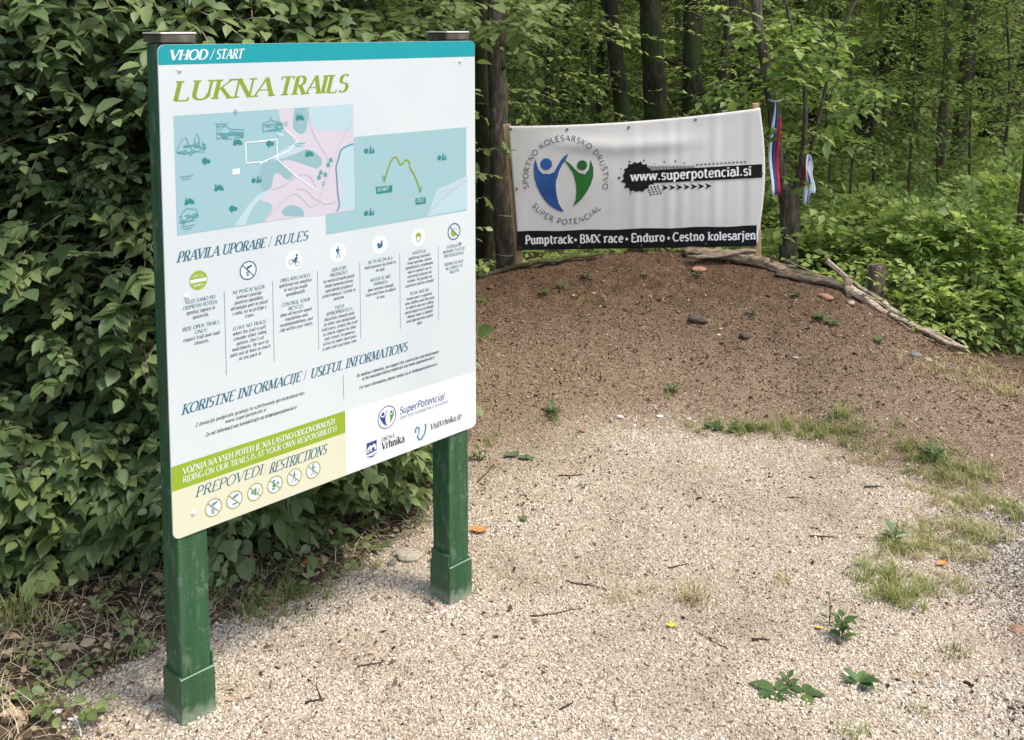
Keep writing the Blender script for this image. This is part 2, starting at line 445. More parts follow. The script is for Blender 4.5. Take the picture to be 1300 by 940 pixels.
H_ = .72   # x-height
G = {
 'A': (.72, [(.5, [(.02, 0), (.36, 1)]), (1.1, [(.36, 1), (.70, 0)]), (.8, [(.15, .34), (.57, .34)])], [(.02, 0), (.70, 0)]),
 'B': (.60, [(1, [(.12, 0), (.12, 1)]), (.9, [(.12, 1), (.32, 1)] + A(.32, .76, .2, .24, 90, -90) + [(.12, .52)]), (.95, [(.12, .52), (.35, .52)] + A(.35, .26, .23, .26, 90, -90) + [(.12, 0)])], []),
 'C': (.70, [(1, A(.40, .5, .36, .5, 48, 312, 12))], []),
 'D': (.74, [(1, [(.12, 0), (.12, 1)]), (1, [(.12, 1), (.32, 1)] + A(.32, .5, .38, .5, 90, -90, 9) + [(.12, 0)])], []),
 'E': (.58, [(1, [(.12, 0), (.12, 1)]), (1, [(.12, 1), (.54, 1)]), (.8, [(.12, .52), (.44, .52)]), (1, [(.12, 0), (.56, 0)])], [('v', .54, .86, 1), ('v', .56, 0, .14)]),
 'F': (.54, [(1, [(.12, 0), (.12, 1)]), (1, [(.12, 1), (.52, 1)]), (.8, [(.12, .5), (.42, .5)])], [(.12, 0), ('v', .52, .86, 1)]),
 'G': (.74, [(1, A(.40, .5, .36, .5, 50, 330, 12)), (1, [(.71, .42), (.71, .1)])], [(.66, .42)]),
 'H': (.78, [(1, [(.12, 0), (.12, 1)]), (1, [(.66, 0), (.66, 1)]), (.8, [(.12, .5), (.66, .5)])], [(.12, 0), (.12, 1), (.66, 0), (.66, 1)]),
 'I': (.26, [(1, [(.13, 0), (.13, 1)])], [(.13, 0), (.13, 1)]),
 'J': (.34, [(1, [(.2, 1), (.2, .05)] + A(.08, .05, .12, .2, 0, -100, 4))], [(.2, 1)]),
 'K': (.70, [(1, [(.12, 0), (.12, 1)]), (.5, [(.62, 1), (.14, .45)]), (1, [(.26, .58), (.66, 0)])], [(.12, 0), (.12, 1), (.62, 1), (.66, 0)]),
 'L': (.56, [(1, [(.12, 0), (.12, 1)]), (1, [(.12, 0), (.54, 0)])], [(.12, 1), ('v', .54, 0, .16)]),
 'M': (.90, [(.5, [(.12, 0), (.14, 1)]), (1.1, [(.14, 1), (.45, .08)]), (.5, [(.45, .08), (.76, 1)]), (1, [(.76, 1), (.78, 0)])], [(.12, 0), (.12, 1), (.78, 0), (.78, 1)]),
 'N': (.78, [(.5, [(.12, 0), (.12, 1)]), (1.1, [(.12, 1), (.66, 0)]), (.5, [(.66, 0), (.66, 1)])], [(.12, 0), (.66, 1), (.1, 1)]),
 'O': (.80, [(1, A(.40, .5, .36, .5, 0, 360, 16))], []),
 'P': (.58, [(1, [(.12, 0), (.12, 1)]), (.95, [(.12, 1), (.32, 1)] + A(.32, .73, .22, .27, 90, -90) + [(.12, .46)])], [(.12, 0)]),
 'R': (.66, [(1, [(.12, 0), (.12, 1)]), (.95, [(.12, 1), (.32, 1)] + A(.32, .75, .2, .25, 90, -90) + [(.12, .5)]), (1.1, [(.32, .5), (.62, 0)])], [(.12, 0), (.64, 0)]),
 'S': (.52, [(1, A(.27, .75, .2, .25, 40, 250, 8) + A(.27, .26, .22, .26, 80, -140, 8))], []),
 'T': (.66, [(1, [(.33, 0), (.33, 1)]), (1, [(.02, 1), (.64, 1)])], [(.33, 0), ('v', .02, .85, 1), ('v', .64, .85, 1)]),
 'U': (.74, [(1, [(.12, 1), (.12, .3)] + A(.38, .3, .26, .3, 180, 360, 7)), (.6, [(.64, .3), (.64, 1)])], [(.12, 1), (.64, 1)]),
 'V': (.70, [(1.1, [(.02, 1), (.36, 0)]), (.5, [(.36, 0), (.68, 1)])], [(.02, 1), (.68, 1)]),
 'W': (1.0, [(1.1, [(.02, 1), (.28, 0)]), (.5, [(.28, 0), (.5, 1)]), (1.1, [(.5, 1), (.74, 0)]), (.5, [(.74, 0), (.98, 1)])], [(.02, 1), (.98, 1)]),
 'X': (.68, [(1.1, [(.04, 1), (.64, 0)]), (.5, [(.04, 0), (.64, 1)])], [(.04, 1), (.64, 1), (.04, 0), (.64, 0)]),
 'Y': (.66, [(1, [(.33, 0), (.33, .45)]), (1.1, [(.33, .45), (.02, 1)]), (.5, [(.33, .45), (.64, 1)])], [(.33, 0), (.02, 1), (.64, 1)]),
 'Z': (.60, [(1, [(.06, 1), (.54, 1)]), (1, [(.54, 1), (.04, 0)]), (1, [(.04, 0), (.56, 0)])], []),
 'a': (.56, [(1, A(.26, .66 * H_, .2, .34 * H_, 150, 0, 5) + [(.46, 0)]), (1, A(.25, .22, .2, .22, 60, 360, 9))], [(.5, 0)]),
 'b': (.60, [(1, [(.12, 0), (.12, 1)]), (1, A(.32, H_ / 2, .2, H_ / 2, 150, -150, 10))], [(.10, 1)]),
 'c': (.50, [(1, A(.28, H_ / 2, .21, H_ / 2, 50, 310, 9))], []),
 'd': (.60, [(1, [(.48, 0), (.48, 1)]), (1, A(.28, H_ / 2, .2, H_ / 2, 30, 330, 10))], [(.44, 1), (.52, 0)]),
 'e': (.54, [(1, [(.08, H_ * .52), (.48, H_ * .52)] + A(.28, H_ / 2, .21, H_ / 2, 8, 318, 10))], []),
 'f': (.38, [(1, [(.16, 0), (.16, .78)] + A(.3, .8, .14, .2, 180, 70, 4)), (1, [(.02, H_), (.34, H_)])], [(.16, 0)]),
 'g': (.56, [(1, A(.27, H_ * .6, .18, H_ * .4, 0, 360, 10)), (1, [(.46, H_), (.46, -.1)] + A(.27, -.12, .19, .16, 0, -150, 5))], []),
 'h': (.62, [(1, [(.12, 0), (.12, 1)]), (1, [(.12, .45)] + A(.31, .5, .18, H_ - .5, 180, 0, 6) + [(.49, 0)])], [(.12, 0), (.1, 1), (.49, 0)]),
 'i': (.28, [(1, [(.14, 0), (.14, H_)]), (1.4, [(.14, .87), (.14, .99)])], [(.14, 0), (.1, H_)]),
 'j': (.28, [(1, [(.14, -.1), (.14, H_)]), (.9, A(.04, -.1, .1, .15, 0, -110, 3)), (1.4, [(.14, .87), (.14, .99)])], [(.1, H_)]),
 'k': (.60, [(1, [(.12, 0), (.12, 1)]), (.8, [(.48, H_), (.14, .3)]), (1, [(.24, .42), (.52, 0)])], [(.12, 0), (.1, 1), (.48, H_), (.52, 0)]),
 'l': (.28, [(1, [(.14, 0), (.14, 1)])], [(.14, 0), (.1, 1)]),
 'm': (.92, [(1, [(.12, 0), (.12, H_)]), (1, [(.12, .45)] + A(.29, .5, .16, H_ - .5, 180, 0, 5) + [(.45, 0)]), (1, [(.45, .45)] + A(.62, .5, .16, H_ - .5, 180, 0, 5) + [(.78, 0)])], [(.12, 0), (.09, H_), (.45, 0), (.8, 0)]),
 'n': (.62, [(1, [(.12, 0), (.12, H_)]), (1, [(.12, .45)] + A(.31, .5, .18, H_ - .5, 180, 0, 6) + [(.49, 0)])], [(.12, 0), (.09, H_), (.49, 0)]),
 'o': (.56, [(1, A(.28, H_ / 2, .21, H_ / 2, 0, 360, 12))], []),
 'p': (.60, [(1, [(.12, -.28), (.12, H_)]), (1, A(.32, H_ / 2, .2, H_ / 2, 150, -150, 10))], [(.12, -.28), (.09, H_)]),
 'r': (.46, [(1, [(.14, 0), (.14, H_)]), (1, [(.14, .42)] + A(.32, .5, .17, H_ - .5, 180, 45, 5))], [(.14, 0), (.11, H_)]),
 's': (.46, [(1, A(.24, H_ * .75, .16, H_ * .25, 30, 250, 7) + A(.24, H_ * .26, .17, H_ * .26, 80, -150, 7))], []),
 't': (.40, [(1, [(.16, .95), (.16, .2)] + A(.27, .18, .11, .18, 180, 320, 5)), (1, [(.02, H_), (.34, H_)])], []),
 'u': (.62, [(1, [(.12, H_), (.12, .22)] + A(.3, .22, .18, .22, 180, 360, 6)), (1, [(.48, 0), (.48, H_)])], [(.08, H_), (.44, H_), (.52, 0)]),
 'v': (.56, [(1, [(.04, H_), (.28, 0)]), (.8, [(.28, 0), (.52, H_)])], [(.06, H_), (.5, H_)]),
 'w': (.84, [(1, [(.04, H_), (.23, 0)]), (.8, [(.23, 0), (.42, H_)]), (1, [(.42, H_), (.61, 0)]), (.8, [(.61, 0), (.80, H_)])], [(.06, H_), (.42, H_), (.78, H_)]),
 'x': (.54, [(1, [(.04, H_), (.5, 0)]), (.8, [(.04, 0), (.5, H_)])], []),
 'y': (.56, [(1, [(.04, H_), (.28, 0)]), (.8, [(.52, H_), (.2, -.28)])], []),
 'z': (.50, [(1, [(.05, H_), (.45, H_)]), (1, [(.45, H_), (.04, 0)]), (1, [(.04, 0), (.46, 0)])], []),
 '.': (.30, [(.85, [(.15, 0), (.15, .17)])], []),
 ',': (.24, [(1.2, [(.14, .1), (.08, -.14)])], []),
 ':': (.24, [(1.6, [(.12, -.02), (.12, .12)]), (1.6, [(.12, .5), (.12, .64)])], []),
 "'": (.16, [(1, [(.1, 1), (.08, .78)])], []),
 '!': (.24, [(1.2, [(.12, 1), (.12, .3)]), (1.6, [(.12, -.02), (.12, .12)])], []),
 '@': (.8, [(1, A(.4, .35, .34, .45, 0, 320, 12)), (1, A(.4, .35, .15, .2, 0, 360, 8))], []),
 '/': (.42, [(.6, [(.0, -.08), (.40, 1.06)])], []),
 '*': (.4, [(1, [(.2, .28), (.2, .5)])], []),
 ' ': (.30, [], []),
}
for c_, b_ in (('Š', 'S'), ('Č', 'C'), ('Ž', 'Z'), ('š', 's'), ('č', 'c'), ('ž', 'z')):
    w_, s_, f_ = G[b_]
    top = 1.1 if b_.isupper() else H_ + .12
    G[c_] = (w_, s_ + [(.7, [(w_ / 2 - .12, top + .16), (w_ / 2, top), (w_ / 2 + .12, top + .16)])], f_)


class PB:
    """collects flat printed shapes given in surface coordinates"""
    def __init__(s): s.V = []; s.F = []; s.MI = []; s.k = 0
    def poly(s, pts, w=0.0, m=0):
        b = len(s.V); s.V += [(p[0], p[1], w) for p in pts]; s.F.append(tuple(range(b, b + len(pts)))); s.MI.append(m)
    def rect(s, x0, y0, x1, y1, w=0.0, m=0): s.poly([(x0, y0), (x1, y0), (x1, y1), (x0, y1)], w, m)
    def grid(s, x0, y0, x1, y1, nx, ny, w=0.0, m=0, f=None):
        b = len(s.V)
        for j in range(ny + 1):
            for i in range(nx + 1):
                x = x0 + (x1 - x0) * i / nx; y = y0 + (y1 - y0) * j / ny
                if f: x, y = f(x, y)
                s.V.append((x, y, w))
        for j in range(ny):
            for i in range(nx):
                a = b + j * (nx + 1) + i
                s.F.append((a, a + 1, a + nx + 2, a + nx + 1)); s.MI.append(m)
    def stroke(s, pts, hw, w=0.0, m=0, aniso=None, tf=None, closed=False):
        n = len(pts)
        if n < 2: return
        L = []; R = []
        for i in range(n):
            if closed: a = pts[(i - 1) % (n - 1)]; c = pts[(i + 1) % (n - 1)] if i < n - 1 else pts[1]
            else: a = pts[max(i - 1, 0)]; c = pts[min(i + 1, n - 1)]
            dx, dy = c[0] - a[0], c[1] - a[1]; l = math.hypot(dx, dy) or 1e-9
            nx, ny = -dy / l, dx / l
            h = hw * (math.hypot(aniso[0] * nx, aniso[1] * ny) if aniso else 1)
            L.append((pts[i][0] + nx * h, pts[i][1] + ny * h)); R.append((pts[i][0] - nx * h, pts[i][1] - ny * h))
        if tf: L = [tf(*p) for p in L]; R = [tf(*p) for p in R]
        b = len(s.V)
        for l_, r_ in zip(L, R): s.V += [(l_[0], l_[1], w), (r_[0], r_[1], w)]
        for i in range(n - 1):
            s.F.append((b + 2 * i, b + 2 * i + 1, b + 2 * i + 3, b + 2 * i + 2)); s.MI.append(m)
    def disc(s, cx, cy, r, w=0.0, m=0, n=20, ry=None):
        ry = ry or r
        s.poly([(cx + r * math.cos(2 * math.pi * i / n), cy + ry * math.sin(2 * math.pi * i / n)) for i in range(n)], w, m)
    def ring(s, cx, cy, r, t, w=0.0, m=0, n=24):
        s.stroke([(cx + r * math.cos(2 * math.pi * i / n), cy + r * math.sin(2 * math.pi * i / n)) for i in range(n + 1)], t / 2, w, m, closed=True)
    def text(s, txt, x, y, h, W=None, slant=0.0, wx=.06, wy=.022, sf=0.0, w=0.0, m=0, track=.05, path=None, align='l', sx=None):
        adv = 0
        for c in txt: adv += G.get(c, G[' '])[0] + track
        adv -= track
        kx = (W / adv) if W else (sx or h)
        tot = adv * kx
        x0 = x - (tot / 2 if align == 'c' else 0)
        wx = wx * h / kx; sf = sf * h / kx
        pen = 0
        for c in txt:
            gw, st, se = G.get(c, G[' '])
            def tf(gx, gy, pen=pen):
                a, b = x0 + (pen + gx) * kx + slant * gy * h, y + gy * h
                return path(a, b) if path else (a, b)
            dz = 0
            for k, pts in st:
                s.stroke(pts, k, w + dz, m, aniso=(wx, wy), tf=tf); dz += 1.2e-5
            if sf:
                for q in se:
                    if q[0] == 'v':
                        _, qx, y0, y1 = q
                        P4 = [(qx - wy, y0), (qx + wy, y0), (qx + wy, y1), (qx - wy, y1)]
                    else:
                        qx, qy = q; up = qy < .35
                        sh = wy * 2.0
                        y0, y1 = (qy - .005, qy + sh) if up else (qy - sh, qy + .005)
                        P4 = [(qx - sf, y0), (qx + sf, y0), (qx + sf, y1), (qx - sf, y1)]
                    s.poly([tf(*p) for p in P4], w + dz, m); dz += 1.2e-5
            if c == '*':
                pass
            pen += gw + track
        return tot
    def build(s, name, mats, mapper, parent):
        V = [mapper(*v) for v in s.V]
        me = new_mesh_np(name, V, s.F, mats, s.MI)
        return link(name, me, parent)


# ================================================================== INFORMATION BOARD
YAW = .7774128
BW, BH = 1.0, 1.1876
TLc = np.array([-.8128, 2.3542, CAMH - .0388])
Dv = np.array([math.sin(YAW), math.cos(YAW), 0])
Nv = np.array([math.cos(YAW), -math.sin(YAW), 0])        # faces the viewer
board = thing('information_board', 'tall white trail map board on two green wooden posts before the hedge', 'information board', (0, 0, 0))
OB = np.array([TLc[0], TLc[1], 0.0])
board.location = OB


def bmap(u, v, w=0.0):
    """board coordinates -> local to the board empty"""
    p = TLc + Dv * u + Nv * w
    return (p[0] - OB[0], p[1] - OB[1], TLc[2] - BH + v)


def rrect(w, h, r, n=5):
    out = []
    for cx, cy, a in ((w - r, r, -90), (w - r, h - r, 0), (r, h - r, 90), (r, r, 180)):
        out += A(cx, cy, r, r, a, a + 90, n)
    return out


pan = PB()
rr = rrect(BW, BH, .018)
pan.poly(rr, 0, 0)
pan.poly([(x, y) for x, y in reversed(rr)], -.004, 0)
nr = len(rr)
for i in range(nr):
    j = (i + 1) % nr
    pan.F.append((i, nr + nr - 1 - i, nr + nr - 1 - j, j)); pan.MI.append(0)
panel = pan.build('panel', [WHITE], bmap, board)

L1, L2, L3, L4, L5, L6 = .0002, .00035, .0005, .00065, .0008, .00095


def part(pb, name, mats, label=None, parent=panel):
    o = pb.build(name, mats, bmap, parent)
    if label: o['label'] = label
    return o


b = PB()
hb = [(0.0005, 1.1407)] + [(.9995, 1.1407)] + A(BW - .018, BH - .018, .0175, .0175, 0, 90, 5) + A(.018, BH - .018, .0175, .0175, 90, 180, 5)
b.poly(hb, L1); part(b, 'header_band', [P['teal']], 'teal band across the top of the board')
b = PB(); b.text('VHOD', .0278, 1.1518, .0228, W=.094, slant=.28, wx=.13, wy=.05, sf=.18, w=L2)
b.text('/', .131, 1.1518, .0228, W=.012, slant=.1, wx=.06, wy=.06, w=L2)
b.text('START', .146, 1.1518, .0228, W=.072, slant=.28, wx=.085, wy=.035, sf=.14, w=L2)
part(b, 'header_lettering', [P['white']])
for s_, x_, w_ in (('LUKNA', .031, .268), ('TRAILS', .316, .212)):
    b = PB(); b.text(s_, x_, 1.0560, .0460, W=w_, slant=.30, wx=.125, wy=.036, sf=.23, w=L1)
    part(b, 'title_lettering', [P['title']], 'large olive green word ' + s_)


def heading(txt, x, y, h, W, split=None):
    b = PB(); b.text(txt, x, y, h, W=W, slant=.30, wx=.088, wy=.034, sf=.19, w=L3)
    return b


b = heading('PRAVILA UPORABE', .0310, .6745, .0240, .238)
b.text('/', .279, .6745, .024, W=.012, wx=.05, wy=.05, w=L3)
b.text('RULES', .297, .6745, .0240, W=.099, slant=.30, wx=.088, wy=.034, sf=.19, w=L3)
part(b, 'heading_lettering', [P['blue']])
b = heading('KORISTNE INFORMACIJE', .0310, .3030, .0245, .335)
b.text('/', .376, .3030, .0245, W=.012, wx=.05, wy=.05, w=L3)
b.text('USEFUL INFORMATIONS', .397, .3010, .0255, W=.330, slant=.30, wx=.088, wy=.034, sf=.19, w=L3)
part(b, 'heading_lettering', [P['blue']])

# ---- maps
MD = {'pink':[[(0.317,1.021),(0.364,1.02),(0.356,0.971),(0.375,0.955),(0.388,0.952),(0.401,0.964),(0.409,1.012),(0.55,1.017),(0.548,0.735),(0.459,0.734),(0.423,0.733),(0.383,0.739),(0.34,0.739),(0.281,0.739),(0.265,0.74),(0.299,0.772),(0.282,0.788),(0.262,0.791),(0.258,0.813),(0.291,0.82),(0.296,0.838),(0.301,0.859),(0.313,0.862),(0.342,0.833),(0.368,0.849),(0.314,0.889),(0.37,0.908),(0.362,0.942),(0.324,0.974)]],'teal2':[[(0.364,1.02),(0.398,1.02),(0.404,0.979),(0.395,0.956),(0.373,0.959),(0.356,0.971)],[(0.405,1.022),(0.548,1.021),(0.547,0.95),(0.477,0.959),(0.425,0.959),(0.411,0.994)],[(0.322,0.89),(0.374,0.907),(0.409,0.915),(0.449,0.882),(0.444,0.867),(0.43,0.857),(0.395,0.872),(0.344,0.892)],[(0.311,0.748),(0.337,0.778),(0.384,0.761),(0.388,0.738)],[(0.504,0.904),(0.548,0.913),(0.548,0.74),(0.501,0.739),(0.516,0.799),(0.495,0.832)],[(0.314,0.891),(0.355,0.85),(0.338,0.837),(0.313,0.862),(0.296,0.856),(0.291,0.82),(0.259,0.817),(0.26,0.892)]],'lite':[[(0.285,0.899),(0.375,0.939),(0.401,0.927),(0.37,0.909),(0.314,0.891)],[(0.183,0.741),(0.244,0.809),(0.281,0.82),(0.281,0.804),(0.252,0.796),(0.221,0.758),(0.216,0.738)],[(0.308,0.967),(0.33,0.96),(0.33,0.946),(0.311,0.958)]],'road':[[(0.409,1.02),(0.406,0.99),(0.425,0.94),(0.462,0.888),(0.466,0.865)],[(0.547,0.981),(0.509,0.926),(0.485,0.879),(0.47,0.853),(0.442,0.792),(0.428,0.763)],[(0.265,0.74),(0.307,0.771),(0.342,0.8),(0.367,0.8),(0.389,0.779),(0.406,0.756),(0.437,0.77)],[(0.291,0.82),(0.325,0.822),(0.364,0.845),(0.395,0.85),(0.416,0.832),(0.424,0.809)],[(0.363,0.814),(0.398,0.806),(0.419,0.779),(0.437,0.773),(0.451,0.76),(0.492,0.763)]],'river':[[(0.548,0.915),(0.506,0.905),(0.499,0.877),(0.489,0.859),(0.493,0.824),(0.494,0.786),(0.501,0.754),(0.491,0.738)]],'whiteline':[[(0.26,0.888),(0.285,0.897),(0.344,0.913),(0.372,0.937),(0.341,0.965)],[(0.31,0.895),(0.36,0.85),(0.429,0.801)],[(0.311,0.945),(0.31,0.895)],[(0.262,0.945),(0.311,0.945)],[(0.221,0.943),(0.221,0.893)],[(0.221,0.944),(0.282,0.944)],[(0.221,0.893),(0.28,0.892)]],'tree':[(0.113,0.908),(0.199,0.948),(0.067,0.817),(0.145,0.841),(0.182,0.784),(0.249,0.85),(0.38,0.997),(0.407,0.901),(0.29,0.936)],'tree2':[(0.601,0.893),(0.866,0.85),(0.598,0.721)],'trail':[[(0.651,0.797),(0.676,0.86),(0.698,0.868),(0.709,0.836),(0.733,0.858),(0.746,0.84),(0.742,0.833),(0.759,0.812),(0.776,0.776),(0.783,0.755)]],'road2':[[(0.554,0.833),(0.565,0.854),(0.596,0.812),(0.625,0.793)],[(0.669,0.763),(0.723,0.741),(0.765,0.738)],[(0.801,0.681),(0.865,0.728),(0.967,0.773)],[(0.838,0.728),(0.884,0.757),(0.93,0.749)]],'lite2':[[(0.829,0.722),(0.847,0.758),(0.884,0.764),(0.967,0.784),(0.966,0.684),(0.81,0.682)]],'lab':[[(0.622,0.789),(0.68,0.787),(0.68,0.768),(0.624,0.769)],[(0.764,0.74),(0.802,0.739),(0.803,0.721),(0.765,0.721)]],'pins':[(0.65,0.805),(0.784,0.758),(0.195,1.014),(0.074,0.923),(0.051,0.761),(0.338,0.976),(0.449,0.81)],'sk':{'tower':[(0.084,0.943),(0.085,0.965),(0.091,0.977),(0.097,0.964),(0.097,0.942)],'hill':[(0.038,0.937),(0.05,0.961),(0.062,0.97),(0.073,0.944),(0.08,0.937),(0.109,0.93),(0.104,0.956),(0.114,0.941)],'castle':[(0.144,0.959),(0.145,0.993),(0.153,0.978),(0.165,0.992),(0.181,0.98),(0.216,0.977),(0.216,0.961),(0.185,0.967),(0.144,0.959)],'castle2':[(0.148,0.969),(0.214,0.97)],'rock':[(0.04,0.768),(0.049,0.792),(0.06,0.8),(0.084,0.795),(0.089,0.781),(0.063,0.768),(0.04,0.768)],'dome':[(0.271,0.968),(0.271,0.988),(0.292,0.994),(0.294,1.006),(0.296,0.994),(0.325,0.986),(0.329,0.973),(0.295,0.968),(0.271,0.968)]}}


def chaikin(pts, closed=False, keep=lambda p: False, it=2):
    for _ in range(it):
        out = []; n_ = len(pts)
        rngp = range(n_) if closed else range(n_ - 1)
        if not closed: out.append(pts[0])
        for i in rngp:
            p, q_ = pts[i], pts[(i + 1) % n_]
            kp, kq = keep(p), keep(q_)
            if kp: out.append(p)
            out.append((p[0] * .75 + q_[0] * .25, p[1] * .75 + q_[1] * .25)); out.append((p[0] * .25 + q_[0] * .75, p[1] * .25 + q_[1] * .75))
        if not closed: out.append(pts[-1])
        pts = out
    return pts


EDGE = lambda p: p[0] > .541 or p[1] > 1.008 or p[1] < .7445
for k_ in ('pink', 'teal2', 'lite'): MD[k_] = [chaikin(p, True, EDGE) for p in MD[k_]]
for k_ in ('road', 'river', 'trail'): MD[k_] = [chaikin(p) for p in MD[k_]]
MD['road2'] = [chaikin(p) for p in MD['road2']]


def tree_glyph(b, u, v, w, m, s=1.0):
    kind = int(u * 997) % 3
    if kind == 1:
        b.disc(u - .003 * s, v + .009 * s, .0075 * s, w, m, 14); b.stroke([(u - .003 * s, v + .008 * s), (u - .003 * s, v - .003 * s)], .0008, w + 1e-5, m)
        b.disc(u + .007 * s, v + .007 * s, .005 * s, w + 2e-5, m, 12); return
    if kind == 2:
        b.disc(u - .008 * s, v + .006 * s, .006 * s, w + 1e-5, m, 12); b.poly([(u - .001 * s, v - .001), (u + .009 * s, v - .001), (u + .004 * s, v + .019 * s)], w + 2e-5, m)
        b.poly([(u + .008 * s, v), (u + .015 * s, v), (u + .0115 * s, v + .013 * s)], w + 3e-5, m); return
    for dx, h_, k in ((-.008, .020, 0), (.001, .015, 1), (.009, .012, 0)):
        if k: b.disc(u + dx * s, v + .008 * s, .0065 * s, w + dx * .002, m, 12)
        else: b.poly([(u + (dx - .005) * s, v), (u + (dx + .005) * s, v), (u + dx * s, v + h_ * s)], w + dx * .002, m)


def pin(b, u, v, w, m):
    b.ring(u, v + .008, .0042, .0016, w, m, 12)
    b.poly([(u - .002, v + .004), (u + .002, v + .004), (u, v - .001)], w + 1.2e-5, m)


b = PB()
MM = [P['mapb'], P['pink'], P['mapb2'], P['lite'], P['road'], P['river'], P['white'], P['tree'], P['sk']]
b.rect(.0333, .7377, .5465, 1.0215, L1, 0)
for p in MD['pink']: b.poly(p, L2, 1)
for i, p in enumerate(MD['teal2']): b.poly(p, L3 + i * 1e-5, 2 if i != 4 and i != 1 else 3)
for i, p in enumerate(MD['lite']): b.poly(p, L3 + .00008 + i * 1e-5, 3)
for i, p in enumerate(MD['road']): b.stroke(p, .0012, L5 + i * 1e-5, 4)
for p in MD['river']: b.stroke(p, .0022, L5 + .00006, 5)
for i, p in enumerate(MD['whiteline']): b.stroke(p, .0016, L5 + .00008 + i * 1e-5, 6)
b.rect(.183, .868, .203, .882, L4, 6)
for u, v in MD['tree']: tree_glyph(b, u, v - .008, L6, 7)
for u, v in MD['pins']:
    if u < .5465 and v > .74: pin(b, u, v, L6, 8)
rs = random.Random(4)
for k, p in MD['sk'].items():
    b.stroke(p, .0009, L6, 8)
    x0, x1 = min(q[0] for q in p), max(q[0] for q in p); y0, y1 = min(q[1] for q in p), max(q[1] for q in p)
    for q in range(20):
        a = rs.uniform(x0, x1); c = rs.uniform(y0, (y0 + y1) / 2); l = rs.uniform(.1, .35) * (x1 - x0)
        b.stroke([(a, c), (min(x1, a + l), c + rs.uniform(-.003, .003))], .0010, L6 + 1e-5 * (q + 1), 8)
for u, v in ((.46, .86), (.468, .872), (.43, .83), (.436, .842), (.45, .835)):
    b.rect(u, v, u + .011, v + .007, L6, 8); b.poly([(u - .001, v + .007), (u + .012, v + .007), (u + .0055, v + .013)], L6, 8)
for u, v in ((.14, .994), (.045, .876), (.045, .757), (.36, .928)):
    for q in range(2): b.rect(u + q * .004, v - q * .006, u + .034 - q * .008, v - q * .006 + .0018, L6, 8)
part(b, 'map_print', MM, 'larger map of the valley with pink fields and small sketched landmarks')

b = PB()
M2 = [P['mapb'], P['lite'], P['road'], P['title'], P['tree'], P['white'], P['mapb2']]
b.poly([(.4545, .6788), (.9635, .6788), (.9640, .9310), (.5500, .9330), (.5500, .7345), (.4545, .7345)], L1, 0)
for p in MD['lite2']: b.poly(p, L2, 1)
for i, p in enumerate(MD['road2']): b.stroke(p, .0011 if i != 2 else .0024, L3 + i * 1e-5, 2)
for p in MD['trail']: b.stroke(p, .0026, L4, 3)
for i, p in enumerate(MD['lab']):
    b.poly(p, L4 + 1e-4, 4)
    x0 = min(q[0] for q in p); y0 = min(q[1] for q in p)
    b.text('START' if i == 0 else 'CILJ', x0 + .006, y0 + .007, .009, W=.04 if i == 0 else .024, wx=.07, wy=.05, w=L5, m=5)
for u, v in MD['tree2']: tree_glyph(b, u, v - .009, L4, 4, 1.25)
for u, v in MD['pins']:
    if u > .5465: pin(b, u, v, L5, 4)
part(b, 'map_print', M2, 'smaller close-up map with the olive trail line')

# ---- rule columns
ICM = [P['blue'], P['white'], P['green'], P['dark']]


def person_glyph(b, cx, cy, s, w, m, run=False):
    b.disc(cx + .02 * s, cy + .8 * s, .13 * s, w, m, 10)
    b.poly([(cx - .18 * s, cy + .1 * s), (cx + .12 * s, cy + .05 * s), (cx + .16 * s, cy + .62 * s), (cx - .12 * s, cy + .66 * s)], w, m)
    b.stroke([(cx - .05 * s, cy + .1 * s), (cx - .15 * s, cy - .3 * s), (cx - (.5 if run else .28) * s, cy - .7 * s)], .07 * s, w + 1.2e-5, m)
    b.stroke([(cx + .05 * s, cy + .1 * s), (cx + .2 * s, cy - .25 * s), (cx + .25 * s, cy - .75 * s)], .07 * s, w + 2.4e-5, m)
    b.stroke([(cx, cy + .55 * s), (cx + .32 * s, cy + .2 * s), (cx + .45 * s, cy + .4 * s)], .05 * s, w + 3.6e-5, m)


def hand_glyph(b, cx, cy, s, w, m):
    b.poly([(cx - .35 * s, cy + .15 * s), (cx - .1 * s, cy + .5 * s), (cx + .6 * s, cy + .65 * s), (cx + .5 * s, cy + .4 * s), (cx + .05 * s, cy + .2 * s), (cx - .2 * s, cy + .05 * s)], w, m)


def bin_glyph(b, cx, cy, s, w, m):
    b.poly([(cx - .3 * s, cy - .1 * s), (cx + .15 * s, cy - .1 * s), (cx + .08 * s, cy - .6 * s), (cx - .22 * s, cy - .6 * s)], w, m)
    for q in (-.2, -.08, .04): b.rect(cx + q * s, cy - .5 * s, cx + (q + .04) * s, cy - .18 * s, w + 5e-5, 1)


